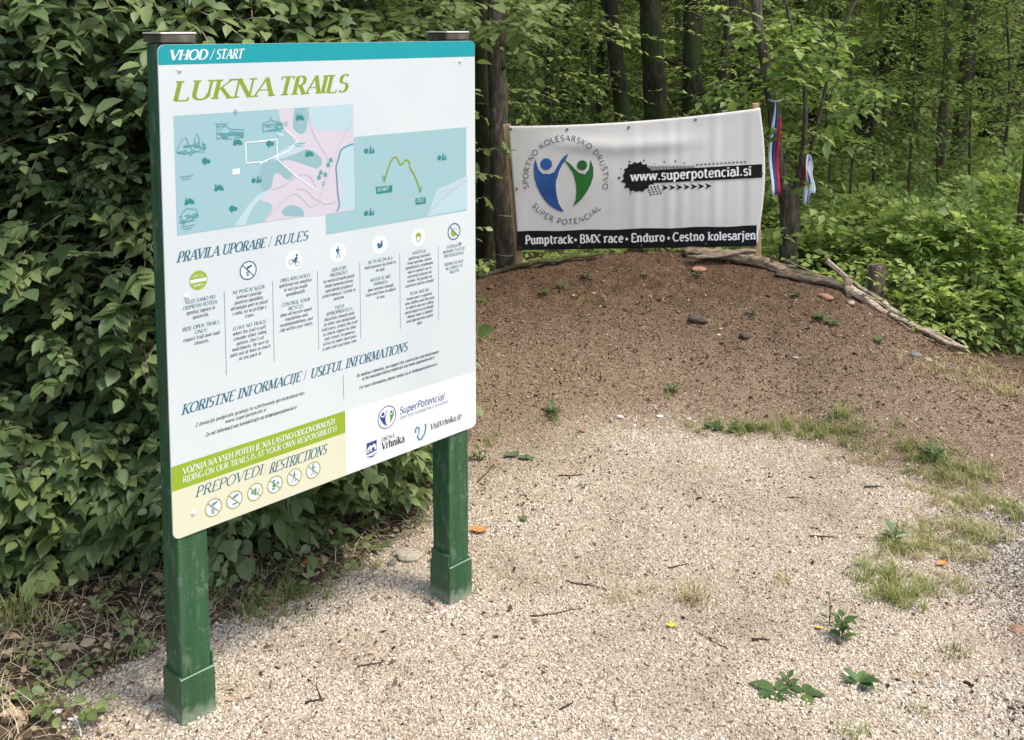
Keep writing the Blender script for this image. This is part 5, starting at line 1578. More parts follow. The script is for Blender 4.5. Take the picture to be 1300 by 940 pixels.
def X(px, y): return float(at_y(px, 300, y)[0])


TR = [  # photo column, distance, radius, lean, label
 (812, 9.2, .062, (-.9, 0), 'slim dark trunk above the left half of the banner, leftmost of the close trio', BARK, False),
 (843, 8.2, .085, (-.35, 0), 'thick mossy dark trunk standing above the middle of the banner', BARK, False),
 (878, 9.0, .085, (-.2, .1), 'dark trunk just right of the thick mossy one above the banner', BARK, False),
 (893, 9.9, .05, (.7, 0), 'curved paler trunk at the right of the trio above the banner', BARK_PALE, False),
 (705, 11.5, .05, (.5, 0), 'thin dark trunk above the round logo of the banner', BARK, True),
 (760, 12.5, .07, (.3, .2), 'dark trunk further back between logo and web address', BARK, True),
 (728, 14.5, .07, (.6, .2), 'far thin trunk above the left part of the banner', BARK, True),
 (675, 10.2, .035, (1.0, .2), 'very thin leaning trunk near the left end of the banner', BARK_PALE, False),
 (1090, 12.5, .10, (.2, 0), 'dark trunk behind the two thin bare saplings', BARK, True),
 (1142, 14.0, .10, (.9, 0), 'dark leaning trunk left of the pale thin twin stems', BARK, True),
 (1186, 10.6, .042, (.35, 0), 'thin pale stem rising from the undergrowth at right, left one of a pair', BARK_PALE, True),
 (1208, 11.2, .075, (.55, 0), 'brown trunk just right of the thin pale stem', BARK_TIE, False),
 (1246, 13.2, .13, (.9, 0), 'thick dark ivy-clad trunk near the right edge', BARK, False),
 (1285, 15.5, .13, (.2, 0), 'pale trunk behind the ivy-clad one near the right edge', BARK_PALE, False),
 (1035, 14.0, .07, (-.9, 0), 'far dark trunk right of the tricolour ribbon tree', BARK, True),
 (940, 13.0, .09, (.3, 0), 'far trunk above the right end of the banner', BARK, True),
 (1330, 12.0, .12, (.3, 0), 'dark trunk just beyond the right edge', BARK, True),
]
for i, (px, d, r, ln, lb, mt, lw) in enumerate(TR):
    forest_tree(X(px, d), d, r, ln, lb, 100 + i, mt, lw, i % 3 == 0)
# scattered trees deeper in the wood
rs = np.random.default_rng(77); cnt = 0
far_lb = ['slim far tree deep in the wood', 'far dark tree deep in the wood']
spots = []
while cnt < 36:
    d = rs.uniform(15, 34); x = rs.uniform(-.62, .62) * d
    if all((x - a) ** 2 + (d - b) ** 2 > 2.2 for a, b in spots):
        spots.append((x, d)); cnt += 1
named_far = []
base = [forest_tree(0, 17 + i, rr_, ln_, '', 300 + i, mt_, True, True) for i, (rr_, ln_, mt_) in enumerate(((.07, (.3, 0), BARK), (.11, (-.4, .3), BARK), (.05, (.5, .3), BARK_TIE), (.15, (.1, 0), BARK)))]


def copy_tree(o, parent=None):
    c = o.copy(); COL.objects.link(c)
    if parent: c.parent = parent
    for ch in list(o.children): copy_tree(ch, c)
    return c


def side_word(x, d):
    px = 650 + 1300 * x / d
    if px < 0: return 'beyond the left edge of the photo'
    if px < 610: return 'behind the hedge and the board'
    if px < 700: return 'above the left end of the banner'
    if px < 800: return 'above the banner logo'
    if px < 960: return 'above the web address of the banner'
    if px < 1060: return 'behind the ribbon tree'
    if px < 1180: return 'in the gap right of the ribbon tree'
    if px < 1300: return 'behind the bright undergrowth at right'
    return 'beyond the right edge of the photo'


for i, (x, d) in enumerate(spots):
    o = base[i % 4] if i < 4 else copy_tree(base[i % 4])
    o.location = (x, d, float(gz(x, d)[0])); o.rotation_euler = (0, 0, rs.uniform(0, 6.28)); sc_ = rs.uniform(.85, 1.25); o.scale = (sc_, sc_, sc_)
    o['px'] = 650 + 1300 * x / d; o['where'] = '|' + ('slim far tree ', 'stout far tree ', 'thin brown far tree ', 'very thick far tree ')[i % 4] + side_word(x, d)
    named_far.append(o)
    o['category'] = 'tree'; o['group'] = 'far trees ' + side_word(x, d)
def number_labels(objs):
    byw = {}
    for o in objs: byw.setdefault(o['where'], []).append(o)
    ords = ['leftmost', 'second from left', 'third from left', 'fourth from left', 'fifth from left', 'sixth from left', 'seventh from left']
    for w, L in byw.items():
        a, b_ = w.split('|'); L.sort(key=lambda q: q['px'])
        for k, q in enumerate(L):
            pre = '' if len(L) == 1 else ('rightmost ' if k == len(L) - 1 else ords[k] + ' ')
            q['label'] = (pre + a + ' ' + b_.strip()).replace('  ', ' ').strip()
    for o in objs: del o['px']; del o['where']


number_labels(named_far)
# trees shading the hedge side and standing right of the track (mostly out of the frame)
for i, (x, y, lb) in enumerate(((-3.6, 6.4, 'tree rising behind the hedge at far left'), (-1.7, 7.0, 'tree rising behind the hedge, hidden by the board'), (-.55, 8.2, 'tree just left of the banner end'), (5.6, 7.2, 'tree standing out of view at right'))):
    forest_tree(x, y, .12, (rs.normal(0, .3), 0), lb, 500 + i)

# saplings: leafy, slender
SPX = [(665, 9.6), (700, 9.0), (750, 9.4), (770, 10.2), (915, 8.2), (935, 9.2), (1050, 8.6), (1075, 7.9), (1105, 9.2), (1150, 8.6), (1190, 8.8), (1230, 9.6), (1270, 8.9), (1295, 10.2), (640, 9.8),
       (720, 10.4), (780, 11.0), (860, 11.2), (960, 10.0), (1010, 10.8), (1120, 11.4), (1215, 12.2), (1045, 12.6), (690, 12.8), (1330, 8.2)]
rs = np.random.default_rng(31)
sb = None; named = []
for i, (px, d) in enumerate(SPX):
    x = X(px, d)
    if i < 3:
        o = thing('sapling', '', 'sapling', (x, d, float(gz(x, d)[0])))
        p = smooth_path([(0, 0, -.05), (.04, .02, .9), (-.03, .03, 1.8), (.08, 0, 2.8)], .15, .01, i)
        V, F = tube(p, np.linspace(.014, .004, len(p)), 6)
        link('stem', new_mesh_np('stem', V, F, [TWIG], smooth=True), o)
        f = link('foliage', SAPF[i], o); f['kind'] = 'stuff'
        sb = (sb or []) + [o]
    else:
        o = copy_tree(sb[i % 3]); o.location = (x, d, float(gz(x, d)[0]))
        o.rotation_euler = (0, 0, rs.uniform(0, 6.28)); k_ = rs.uniform(.8, 1.3); o.scale = (k_, k_, k_)
    o['px'] = 650 + 1300 * x / d; o['where'] = ('nearer' if d < 9 else 'farther') + '| slender leafy sapling ' + side_word(x, d)
    named.append(o)
    o['category'] = 'sapling'; o['group'] = ('nearer' if d < 9 else 'farther') + ' saplings ' + side_word(x, d)


number_labels(named)


# ================================================================== UNDERGROWTH
def plants(name, X_, Y_, h, mat, nsp, size, label, kind='fine', nl=7, L=(.10, .24)):
    n = len(X_)
    Z_ = gz(X_, Y_)
    k = np.repeat(np.arange(n), nsp)
    up = rng.uniform(.25, 1.0, len(k)) * h[k]
    a = rng.uniform(0, 6.283, len(k))
    P0 = np.stack([X_[k] + np.cos(a) * .04, Y_[k] + np.sin(a) * .04, Z_[k] + up * .8], 1)
    D0 = np.stack([np.cos(a), np.sin(a), rng.uniform(-.1, .7, len(k))], 1)
    sp = sprays(P0, D0, rng.uniform(*L, len(k)), nl, size, kind, .8, .25, base_r=rng.random(n)[k] * .6 + rng.random(len(k)) * .4, twig=.002)
    o = link(name, foliage_mesh(name, sp, [mat, TWIG])); o['kind'] = 'stuff'; o['label'] = label
    return o


n = 3600
x = rng.uniform(-1.2, 6.5, n); y = 5.75 + 6.5 * rng.random(n) ** 1.2
yb = np.interp(x, CR_X, CR_Y) + .30
dens = np.where(x > 1.3, 1.0, .35) * np.where((x > 1.35) & (x < 2.0) & (y < 6.5), .25, 1.0) * (.35 + 1.1 * fbm(x * 1.1, y * 1.1))
ok = (y > yb) & (rng.random(n) < dens) & ~((x > 3.0) & (y < 5.6))
x, y = x[ok], y[ok]
h = (.10 + .32 * fbm(x * 1.6 + 5, y * 1.6)) * np.where(x > 1.9, 1.25, .8) * (1 + .02 * (y - 6)) + .12 * (x > 2.3) * (y < 7.5)
plants('undergrowth', x, y, h, LEAF_BRIGHT, 5, .058, 'bright green leafy undergrowth behind the log edge')
n = 3400
x = rng.uniform(-7, 12, n); y = rng.uniform(11.5, 26, n)
plants('far_undergrowth', x, y, .25 + .4 * rng.random(n), LEAF_TREE, 4, .095, 'darker undergrowth covering the wood floor further back', nl=7, L=(.2, .45))
# far wood reading as one mass
n = 5200
x = rng.uniform(-24, 26, n); y = rng.uniform(19, 42, n)
z = gz(x, y) + rng.uniform(.1, 7, n)
sp = sprays(np.stack([x, y, z], 1), np.stack([rng.normal(size=n), rng.normal(size=n), rng.normal(0, .2, n)], 1), rng.uniform(.6, 1.3, n), 10, .20, 'fine', .7, .2, twig=.006)
o = link('distant_woodland', foliage_mesh('distant_woodland', sp, [LEAF_TREE, TWIG])); o['kind'] = 'stuff'; o['label'] = 'far foliage of the wood merging into one green mass'

n = 300
x = rng.uniform(-2.1, -.3, n); y = rng.uniform(2.2, 3.9, n)
g_ = gsample(litter, x, y); ok = (g_ > .6) & (rng.random(n) < .75); x, y = x[ok], y[ok]
plants('ground_cover', x, y, np.full(len(x), .06) * rng.uniform(.4, 1.6, len(x)), LEAF_HEDGE2, 3, .026, 'small green seedlings among the leaf litter', 'round', 5, (.04, .09))

# two bushy shrubs at the right
def small_bush(x, y, r, h, label, seed, n=420, size=.06, nobj=60):
    z0 = float(gz(x, y)[0])
    t = thing('leafy_bush', label, 'bush', (x, y, z0), 'bushes at the right behind the logs')
    rs = np.random.default_rng(seed)
    for k in range(5):
        a = rs.uniform(0, 6.28)
        p = smooth_path([(.03 * math.cos(a), .03 * math.sin(a), -.04), (r * .4 * math.cos(a), r * .4 * math.sin(a), h * .5), (r * .8 * math.cos(a), r * .8 * math.sin(a), h * .9)], .08, .008, seed + k)
        V, F = tube(p, np.linspace(.008, .003, len(p)), 5); link('stem', new_mesh_np('stem', V, F, [TWIG], smooth=True), t)
    v = rvec(n); v[:, 2] = np.abs(v[:, 2]); q = rng.uniform(.45, 1, n) ** .6
    P0 = v * q[:, None] * np.array([r, r, h])
    D0 = v + rng.normal(0, .5, (n, 3)); D0[:, 2] = D0[:, 2] * .5
    sp = sprays(P0, D0, rng.uniform(.12, .26, n), 8, size, 'fine', .8, .25, twig=.0025)
    f = link('foliage', foliage_mesh('foliage', sp, [LEAF_BRIGHT, TWIG]), t); f['kind'] = 'stuff'
    for i in range(nobj):
        w = rvec(1)[0]; w[2] = abs(w[2]); w[1] = -abs(w[1])
        place_leaf('leaf', OVB, t, w * np.array([r, r, h]) * 1.03, w + rs.normal(0, .5, 3) + np.array([0, 0, -.3]), np.array([w[0] * .5, w[1] * .5, 1]) + rs.normal(0, .2, 3), rs.uniform(.055, .085))
    return t


OVB = leaf_object_mesh('ovate', 'leaf', LEAF_BRIGHT)
small_bush(X(1235, 5.75), 5.75, .40, .72, 'broad bright bush at right above the lower end of the log edge', 61, 520)
small_bush(X(1170, 6.3), 6.3, .38, .66, 'bright bush behind the wooden stake', 62, 420)
small_bush(X(1285, 6.4), 6.4, .42, .85, 'tall bright bush against the right edge tree', 63, 420)
small_bush(X(1180, 5.45), 5.45, .22, .34, 'small low bush directly behind the log tail', 64, 160, .05, 30)
small_bush(X(1105, 7.0), 7.0, .36, .60, 'bush between the ribbon tree and the wooden stake', 65, 340)
small_bush(X(1060, 6.6), 6.6, .26, .42, 'low bush just right of the ribbon tree foot', 66, 220)


# ================================================================== TREES BY THE BANNER
def thing_at(name, label, cat, p, group=None): return thing(name, label, cat, tuple(p), group)


tie = thing('tree_post', 'grey-brown slim trunk that the left end of the banner is tied to', 'tree', (float(at_y(641, 330, 5.93)[0]), 5.93, 0.0))
tx, ty, _ = tie.location


def rel(p, o=None): return np.array(p) - np.array(o if o is not None else tie.location)


pts = [rel(at_y(643, 360, 5.93)), rel(at_y(640, 300, 5.93)), rel(at_y(636, 230, 5.93)), rel(at_y(633, 165, 5.93)), rel(at_y(630, 60, 5.95)), rel(at_y(632, -120, 6.0)), rel(at_y(640, -420, 6.1))]
trunk_obj('trunk', [pts[0] + np.array([0, 0, -.1])] + pts, [.060, .058, .055, .053, .050, .048, .04], BARK_TIE, tie, 16, .05, .003, .16, 3)
for k in range(5):     # broken branch stubs
    z_ = (.62, .95, 1.2, 1.45, 1.75)[k]; a = (-2.6, -.6, -2.2, -1.0, 2.9)[k]
    V, F = tube([(-.03, 0, z_), (-.03 + .07 * math.cos(a), .07 * math.sin(a), z_ + .03)], [.012, .008], 6)
    link('stub', new_mesh_np('stub', V, F, [BARK_TIE]), tie)
f = link('shade_crown', SHADE_CROWN[0], tie); f['kind'] = 'stuff'; f.location = (0, .5, 0)  # unseen leaves above the frame, added to block sky light
rs = np.random.default_rng(3); P0 = []; D0 = []
for _ in range(46):
    P0.append(rel(at_y(rs.uniform(585, 690), rs.uniform(-20, 62), 5.75 + rs.normal(0, .25)))); D0.append((rs.normal(), rs.normal() - .3, rs.normal(-.1, .2)))
f = link('foliage', foliage_mesh('foliage', sprays(np.array(P0), np.array(D0), rng.uniform(.15, .35, 46), 7, .075, 'round', .8, .2, twig=.0025), [LEAF_HEDGE, TWIG]), tie); f['kind'] = 'stuff'
sidet = thing('forest_tree', 'dark bark trunk directly left of the tied trunk, beside the board edge', 'tree', (float(at_y(617, 330, 6.5)[0]), 6.5, 0.0))
s0 = np.array(sidet.location)
trunk_obj('trunk', [np.array([0, 0, -.1]), rel(at_y(618, 250, 6.5), s0), rel(at_y(616, 120, 6.5), s0), rel(at_y(614, 20, 6.5), s0), rel(at_y(618, -200, 6.5), s0), rel(at_y(630, -600, 6.6), s0)], [.075, .066, .062, .058, .055, .05], BARK, sidet, 16, .06, .004, .2, 9)
V, F = tube([rel(at_y(622, 190, 6.42), s0), rel(at_y(628, 150, 6.40), s0), rel(at_y(631, 118, 6.38), s0)], [.012, .02, .006], 6)
link('torn_bark', new_mesh_np('torn_bark', V, F, [BARK_PALE]), sidet)
f = link('shade_crown', SHADE_CROWN[1], sidet); f['kind'] = 'stuff'; f.location = (-.1, 1.0, .5)  # unseen leaves overhead, added for their shade
for py in (272, 322):
    c = at_y(641, py, 5.93); e1 = at_y(659 if py > 300 else 655, py - 2, 5.772)
    loop = [(c[0] + .062 * math.cos(a), c[1] + .064 * math.sin(a), c[2] + .003 * math.sin(a * 2)) for a in np.linspace(.3, 5.6, 16)]
    loop = [tuple(e1)] + loop + [tuple(e1 + np.array([0, .02, -.004]))]
    V, F = tube(loop, .0022, 5)
    o = link('tie_wire', new_mesh_np('tie_wire', V, F, [WIREM], smooth=True)); o['label'] = ('upper' if py < 300 else 'lower') + ' pale wire tying the banner batten to the slim trunk'; o['category'] = 'wire'

# ---- forked tree with ribbons
RT = 6.3
rt = thing('forked_tree', 'small forked tree with two tricolour ribbons right of the banner', 'tree', (float(at_y(1000, 345, RT)[0]), RT, 0.0))
r0 = np.array(rt.location)
q = lambda px, py, d=RT: rel(at_y(px, py, d), r0)
trunk_obj('trunk', [q(999, 420), q(1000, 350), q(1001, 300), q(1003, 262), q(1001, 240)], [.068, .060, .056, .060, .058], BARK_TIE, rt, 16, .035, .002, .14, 21)
trunk_obj('branch', [q(1000, 262), q(994, 235), q(986, 200), q(982, 150), q(978, 120), q(974, 95), q(968, 62), q(961, 30), q(960, 0), q(965, -60), q(975, -160), q(990, -320)], [.046, .038, .034, .034, .033, .032, .031, .028, .026, .02], BARK_TIE, rt, 12, .04, .002, .16, 22)
trunk_obj('branch', [q(1004, 262), q(1012, 238), q(1020, 205), q(1023, 170), q(1022, 110), q(1012, 60), q(998, 10), q(990, -60)], [.03, .024, .014, .012, .010, .007], BARK_TIE, rt, 8, .05, .003, .1, 23)
trunk_obj('branch', [q(1016, 228), q(1030, 190), q(1042, 140), q(1052, 90), q(1068, 40), q(1090, -5), q(1110, -50)], [.012, .010, .009, .006], BARK_TIE, rt, 7, .05, .004, .1, 24)
trunk_obj('branch', [q(1010, 215), q(1000, 205), q(985, 180), q(960, 168)], [.008, .006, .003], BARK_TIE, rt, 6, .05, .004, .1, 25)
trunk_obj('branch', [q(1024, 196), q(1050, 199), q(1080, 198), q(1120, 205)], [.008, .006, .003], BARK, rt, 6, .05, .004, .1, 26)
for a_, b_, c_, d_ in ((968, 70, 1000, 55), (980, 110, 1015, 90), (962, 20, 935, 5), (1022, 120, 1040, 100), (975, 95, 940, 80), (962, 30, 990, 12), (1052, 95, 1085, 110), (985, 150, 1010, 165)):
    trunk_obj('branch', [q(a_, b_), q((a_ + c_) / 2, (b_ + d_) / 2 - 4), q(c_, d_)], [.006, .004, .002], BARK_TIE, rt, 5, .05, .004, .1, a_)
P0 = []; D0 = []
rs = np.random.default_rng(9)
for (px, py, sx, sy, m_) in ((1005, 75, 34, 22, 18), (1020, 30, 40, 24, 22), (945, 50, 30, 24, 20), (1010, 115, 26, 20, 18), (1050, 70, 36, 26, 22), (1060, 160, 30, 22, 14), (975, 150, 16, 20, 8), (1090, 120, 30, 30, 16), (1020, 260, 26, 30, 10), (990, 300, 24, 14, 8), (930, 110, 24, 16, 10), (1030, 185, 16, 10, 6)):
    for _ in range(m_):
        p = q(px + rs.normal(0, sx * .6), py + rs.normal(0, sy * .6), RT + rs.normal(.12, .24)); P0.append(p); D0.append((rs.normal(), rs.normal() - .3, rs.normal(0, .25)))
P0 = np.array(P0); D0 = np.array(D0)
f = link('foliage', foliage_mesh('foliage', sprays(P0, D0, rng.uniform(.12, .3, len(P0)), 6, .075, 'fine', .8, .2, twig=.0025), [LEAF_BRIGHT, TWIG]), rt); f['kind'] = 'stuff'
OVT = leaf_object_mesh('ovate', 'leaf', LEAF_TREE)
for i in range(70):
    j = rs.integers(len(P0)); place_leaf('leaf', OVT, rt, P0[j] + rs.normal(0, .06, 3) + np.array([0, -.1, 0]), np.array([rs.normal(), rs.normal(), -.3]), np.array([rs.normal(0, .4), -.4 + rs.normal(0, .3), 1]), rs.uniform(.07, .11))

RW = plain('ribbon_white', (.75, .77, .85), .35); RB = plain('ribbon_blue', (.03, .06, .3), .35); RR = plain('ribbon_red', (.6, .02, .03), .35)


def ribbon_band(pb_pts, off0, off1, mat, name, parent):
    """pb_pts: list of (centre, sideways unit) in world; band between the two offsets"""
    V = []; F = []
    for c, sd in pb_pts:
        V += [c + sd * off0, c + sd * off1]
    for i in range(len(pb_pts) - 1): F.append((2 * i, 2 * i + 1, 2 * i + 3, 2 * i + 2))
    o = link(name, new_mesh_np(name, V, F, [mat], smooth=True), parent)
    md = o.modifiers.new('thickness', 'SOLIDIFY'); md.thickness = .0008
    return o


def ribbon(label, top, bot, wid, lean, cols_, seed, knot=True, end_cut=0.0):
    t = thing_at('tricolour_ribbon', label, 'ribbon', top)
    rs_ = np.random.default_rng(seed); n_ = 22; L = []
    tp = np.array(top)
    for i in range(n_):
        u = i / (n_ - 1)
        c = (np.array(bot) - tp) * u + np.array([.008 * math.sin(u * 7 + seed), .012 * math.sin(u * 9 + seed * 2), 0])
        tw = .5 * math.sin(u * 4 + seed) + lean * u
        w_ = .25 + .75 * min(1, u * 4)
        L.append((c, np.array([math.cos(tw), -math.sin(tw), 0]) * w_ * wid / 2))
    for nm, a, b_, mt in cols_: ribbon_band(L, a, b_, mt, nm, t)
    if knot:
        V, F = tube([(-.045, -.0, .004), (-.02, -.05, .0), (.012, -.045, .0), (.035, -.005, .01)], [.010, .013, .013, .010], 8, flat=.5)
        link('knot', new_mesh_np('knot', V, F, [RW], smooth=True), t)
    return t


top = at_y(985, 128, RT - .085)
ribbon('long white, blue and red ribbon hanging from the upper stem beside the banner', top, at_y(983, 247, RT - .09), .062, .2,
       [('white_band', -1, -.34, RW), ('blue_band', -.34, .34, RB), ('red_band', .34, 1, RR)], 1)
t2 = at_y(1026, 196, RT - .04)
ribbon('short crumpled ribbon showing mostly white and some red on the right branch', t2, at_y(1021, 236, RT - .06), .040, .9, [('red_band', -1, .3, RR), ('blue_band', .3, 1, RB)], 5, False)
r2 = [o for o in bpy.data.objects if o.name.startswith('tricolour_ribbon')][-1]
for (xa, ya, xb, yb2, sd) in ((1026, 196, 1024, 260, 3), (1028, 197, 1031, 246, 8)):
    L = []; a3, b3 = at_y(xa, ya, RT - .055), at_y(xb, yb2, RT - .075)
    for i in range(16):
        u = i / 15; c = a3 * (1 - u) + b3 * u + np.array([.006 * math.sin(u * 8 + sd), .01 * math.sin(u * 6 + sd), 0]) - t2
        tw = .9 * math.sin(u * 5 + sd); L.append((c, np.array([math.cos(tw), -math.sin(tw), 0]) * (.3 + .7 * min(1, u * 3)) * .022))
    ribbon_band(L, -1, .3, RW, 'white_band', r2); ribbon_band(L, .3, 1, plain('ribbon_lilac', (.3, .3, .62), .35) if sd == 3 else RW, 'white_band', r2)

# ---- right edge leaning trunk
re_ = thing('forest_tree', 'mossy leaning trunk cut off by the right edge of the photo', 'tree', (float(at_y(1294, 318, 6.0)[0]), 6.0, 0.0))
s0 = np.array(re_.location)
trunk_obj('trunk', [rel(at_y(1302, 370, 6.0), s0), rel(at_y(1304, 312, 6.0), s0), rel(at_y(1311, 250, 6.0), s0), rel(at_y(1318, 180, 6.0), s0), rel(at_y(1335, 40, 6.0), s0), rel(at_y(1375, -300, 6.0), s0)], [.085, .075, .07, .068, .06, .05], bark_mat('mossy_brown_bark', (.05, .035, .02), (.12, .095, .05), (.2, .17, .1), 1.2, .5), re_, 14, .07, .004, .15, 33)

# ---- branch hanging into the top of the picture, near the board
ob = thing('overhanging_branch', 'leafy branch tip reaching in above the right end of the board', 'branch', (-.40, 3.6, 1.95))
p = smooth_path([(-.25, .55, -.02), (0, .1, .0), (.20, -.10, -.08), (.36, -.12, -.12)], .06, .004, 4)
V, F = tube(p, np.linspace(.007, .002, len(p)), 5); link('twig', new_mesh_np('twig', V, F, [TWIG], smooth=True), ob)
rs = np.random.default_rng(15)
for i in range(46):
    c = p[min(len(p) - 1, int(rs.uniform(.1, 1) * len(p)))]
    a = rs.uniform(-1.4, 1.4)
    place_leaf('leaf', LB[0] if i % 3 == 0 else OVB, ob, c + rs.normal(0, .035, 3), np.array([math.cos(a), math.sin(a) * .8 - .2, rs.normal(-.15, .15)]), np.array([rs.normal(0, .25), rs.normal(-.1, .25), 1]), rs.uniform(.045, .07))

# ================================================================== LOG EDGE ON THE BANK
def log(label, pix, rads, mat=BARK_LOG, seed=0, n=16, lift=0.0, name='log', flat=.8, wob=.016, rough=.5):
    """pix: (px, py, distance)"""
    W_ = [at_y(*p) for p in pix]
    for w_, r_ in zip(W_, np.interp(np.linspace(0, 1, len(pix)), np.linspace(0, 1, len(rads)), rads) * 1.25):
        w_[2] = max(w_[2], float(gz(w_[0], w_[1])[0]) + r_ * .55)
    c = W_[0].copy(); c[2] = float(gz(c[0], c[1])[0])
    t = thing(name, label, 'log' if name == 'log' else 'branch', tuple(c), 'old logs edging the top of the bank')
    p = smooth_path([w - c for w in W_], .035, wob, seed)
    r = 1.08 * np.interp(np.linspace(0, 1, len(p)), np.linspace(0, 1, len(rads)), rads)
    V, F = tube(p, r, n, rough=rough, seed=seed, flat=flat)
    me = new_mesh_np(name, V, F, [mat], smooth=True)
    # the log itself is the thing: parts are its broken stubs
    link('stem', me, t)
    return t, p


t, p = log('longest thick weathered log lying along the crest under the right end of the banner', [(868, 321, 5.60), (905, 322, 5.60), (945, 328, 5.60), (985, 338, 5.56), (1020, 347, 5.52), (1052, 354, 5.48)], [.020, .030, .034, .034, .030, .024], seed=1)
V, F = tube([p[12], p[12] + np.array([.03, -.03, .05])], [.012, .006], 6); link('stub', new_mesh_np('stub', V, F, [BARK_LOG]), t)
log('dark half-buried log under the longest log, ending near the stake', [(985, 347, 5.47), (1025, 361, 5.45), (1062, 371, 5.42), (1082, 374, 5.40)], [.016, .024, .026, .018], bark_mat('dark_log', (.05, .035, .025), (.13, .095, .07), (.26, .2, .15), 3, .1, True), 2)
log('gnarled flat root piece on the crest below the end of the black banner strip', [(872, 326, 5.54), (900, 323, 5.55), (940, 321, 5.58), (962, 322, 5.60)], [.010, .024, .022, .012], bark_mat('root_wood', (.10, .07, .05), (.22, .17, .13), (.34, .28, .22), 3, 0, True), 3, flat=.6, rough=.4)
log('short pale stick poking up left of the stake with a sawn end', [(1049, 331, 5.50), (1066, 345, 5.46), (1082, 360, 5.42)], [.016, .016, .013], BARK_LOGP, 4, wob=.001)
log('pale rounded log in the middle of the edge, in front of the stake', [(1078, 365, 5.40), (1100, 382, 5.36), (1122, 395, 5.31), (1142, 404, 5.26)], [.026, .030, .026, .018], BARK_LOGP, 5, rough=.25)
log('long pale log tapering down to the right end of the edge', [(1128, 398, 5.24), (1160, 415, 5.18), (1195, 432, 5.10), (1228, 446, 5.03)], [.014, .017, .015, .009], BARK_LOGP, 6, rough=.25)
log('upper thin pole lying along the edge behind the pale logs', [(1084, 358, 5.46), (1112, 376, 5.42), (1150, 400, 5.32), (1190, 424, 5.18), (1222, 441, 5.09)], [.011, .016, .018, .015, .010], BARK_LOGP, 7, rough=.3)
log('thin dark mossy root running down the left shoulder of the bank', [(606, 354, 5.52), (640, 345, 5.54), (680, 334, 5.56), (725, 326, 5.58), (760, 323, 5.59)], [.014, .016, .014, .011, .008], BARK, 8, rough=.2)
log('knobbly pale stub joining the logs beside the stake', [(1076, 352, 5.41), (1078, 366, 5.38), (1076, 380, 5.34)], [.014, .018, .010], seed=9, rough=.3)
log('long thin twig lying on top of the longest log', [(1000, 330, 5.53), (1030, 345, 5.50), (1062, 350, 5.45)], [.005, .006, .004], seed=10)
for k, (a_, b_) in enumerate((((905, 318, 5.62), (960, 325, 5.60)), ((1095, 373, 5.34), (1135, 399, 5.22)), ((1140, 408, 5.20), (1182, 432, 5.08)))):
    log(('bark strip under the banner end', 'split bark strip on the pale rounded log', 'lower split strip beside the long pale log')[k] + ' in the log edge', [a_, tuple((np.array(a_) + np.array(b_)) / 2), b_], [.007, .010, .005], seed=30 + k, flat=.5, rough=.4)

# ---- stake
sp_ = at_y(1112, 372, 5.52)
V, F = tube([(0, 0, -.15), (0, 0, .0), (.002, 0, .10), (.004, 0, .155)], [.048, .046, .045, .044], 14, rough=.12, seed=2)
STAKEM = bark_mat('old_stake_wood', (.07, .05, .035), (.17, .125, .09), (.3, .235, .17), 3)
o = thing('wooden_stake', 'short round upright wooden stake behind the pale logs', 'stake', tuple(sp_))
link('stake_shaft', new_mesh_np('stake_shaft', V, F, [STAKEM]), o)
V, F = tube([(.004, 0, .1551), (.004, 0, .158)], [.041, .038], 14, seed=3); link('cut_top', new_mesh_np('cut_top', V, F, [BARK_LOG]), o)

# ================================================================== STONES, FALLEN LEAVES, TWIGS
def rock_mesh(seed, s=(1, .8, .55)):
    r = np.random.default_rng(seed)
    import bmesh
    bm = bmesh.new(); bmesh.ops.create_icosphere(bm, subdivisions=2, radius=1)
    ax = r.normal(size=(7, 3)); ax /= np.linalg.norm(ax, axis=1)[:, None]; cut = r.uniform(.55, .9, 7)
    for v in bm.verts:
        p = np.array(v.co)
        for a, c in zip(ax, cut):
            d = p @ a
            if d > c: p = p - a * (d - c) * .9
        p = p * (1 + .05 * r.normal()) * np.array(s); v.co = p
    me = bpy.data.meshes.new('stone'); bm.to_mesh(me); bm.free()
    return me


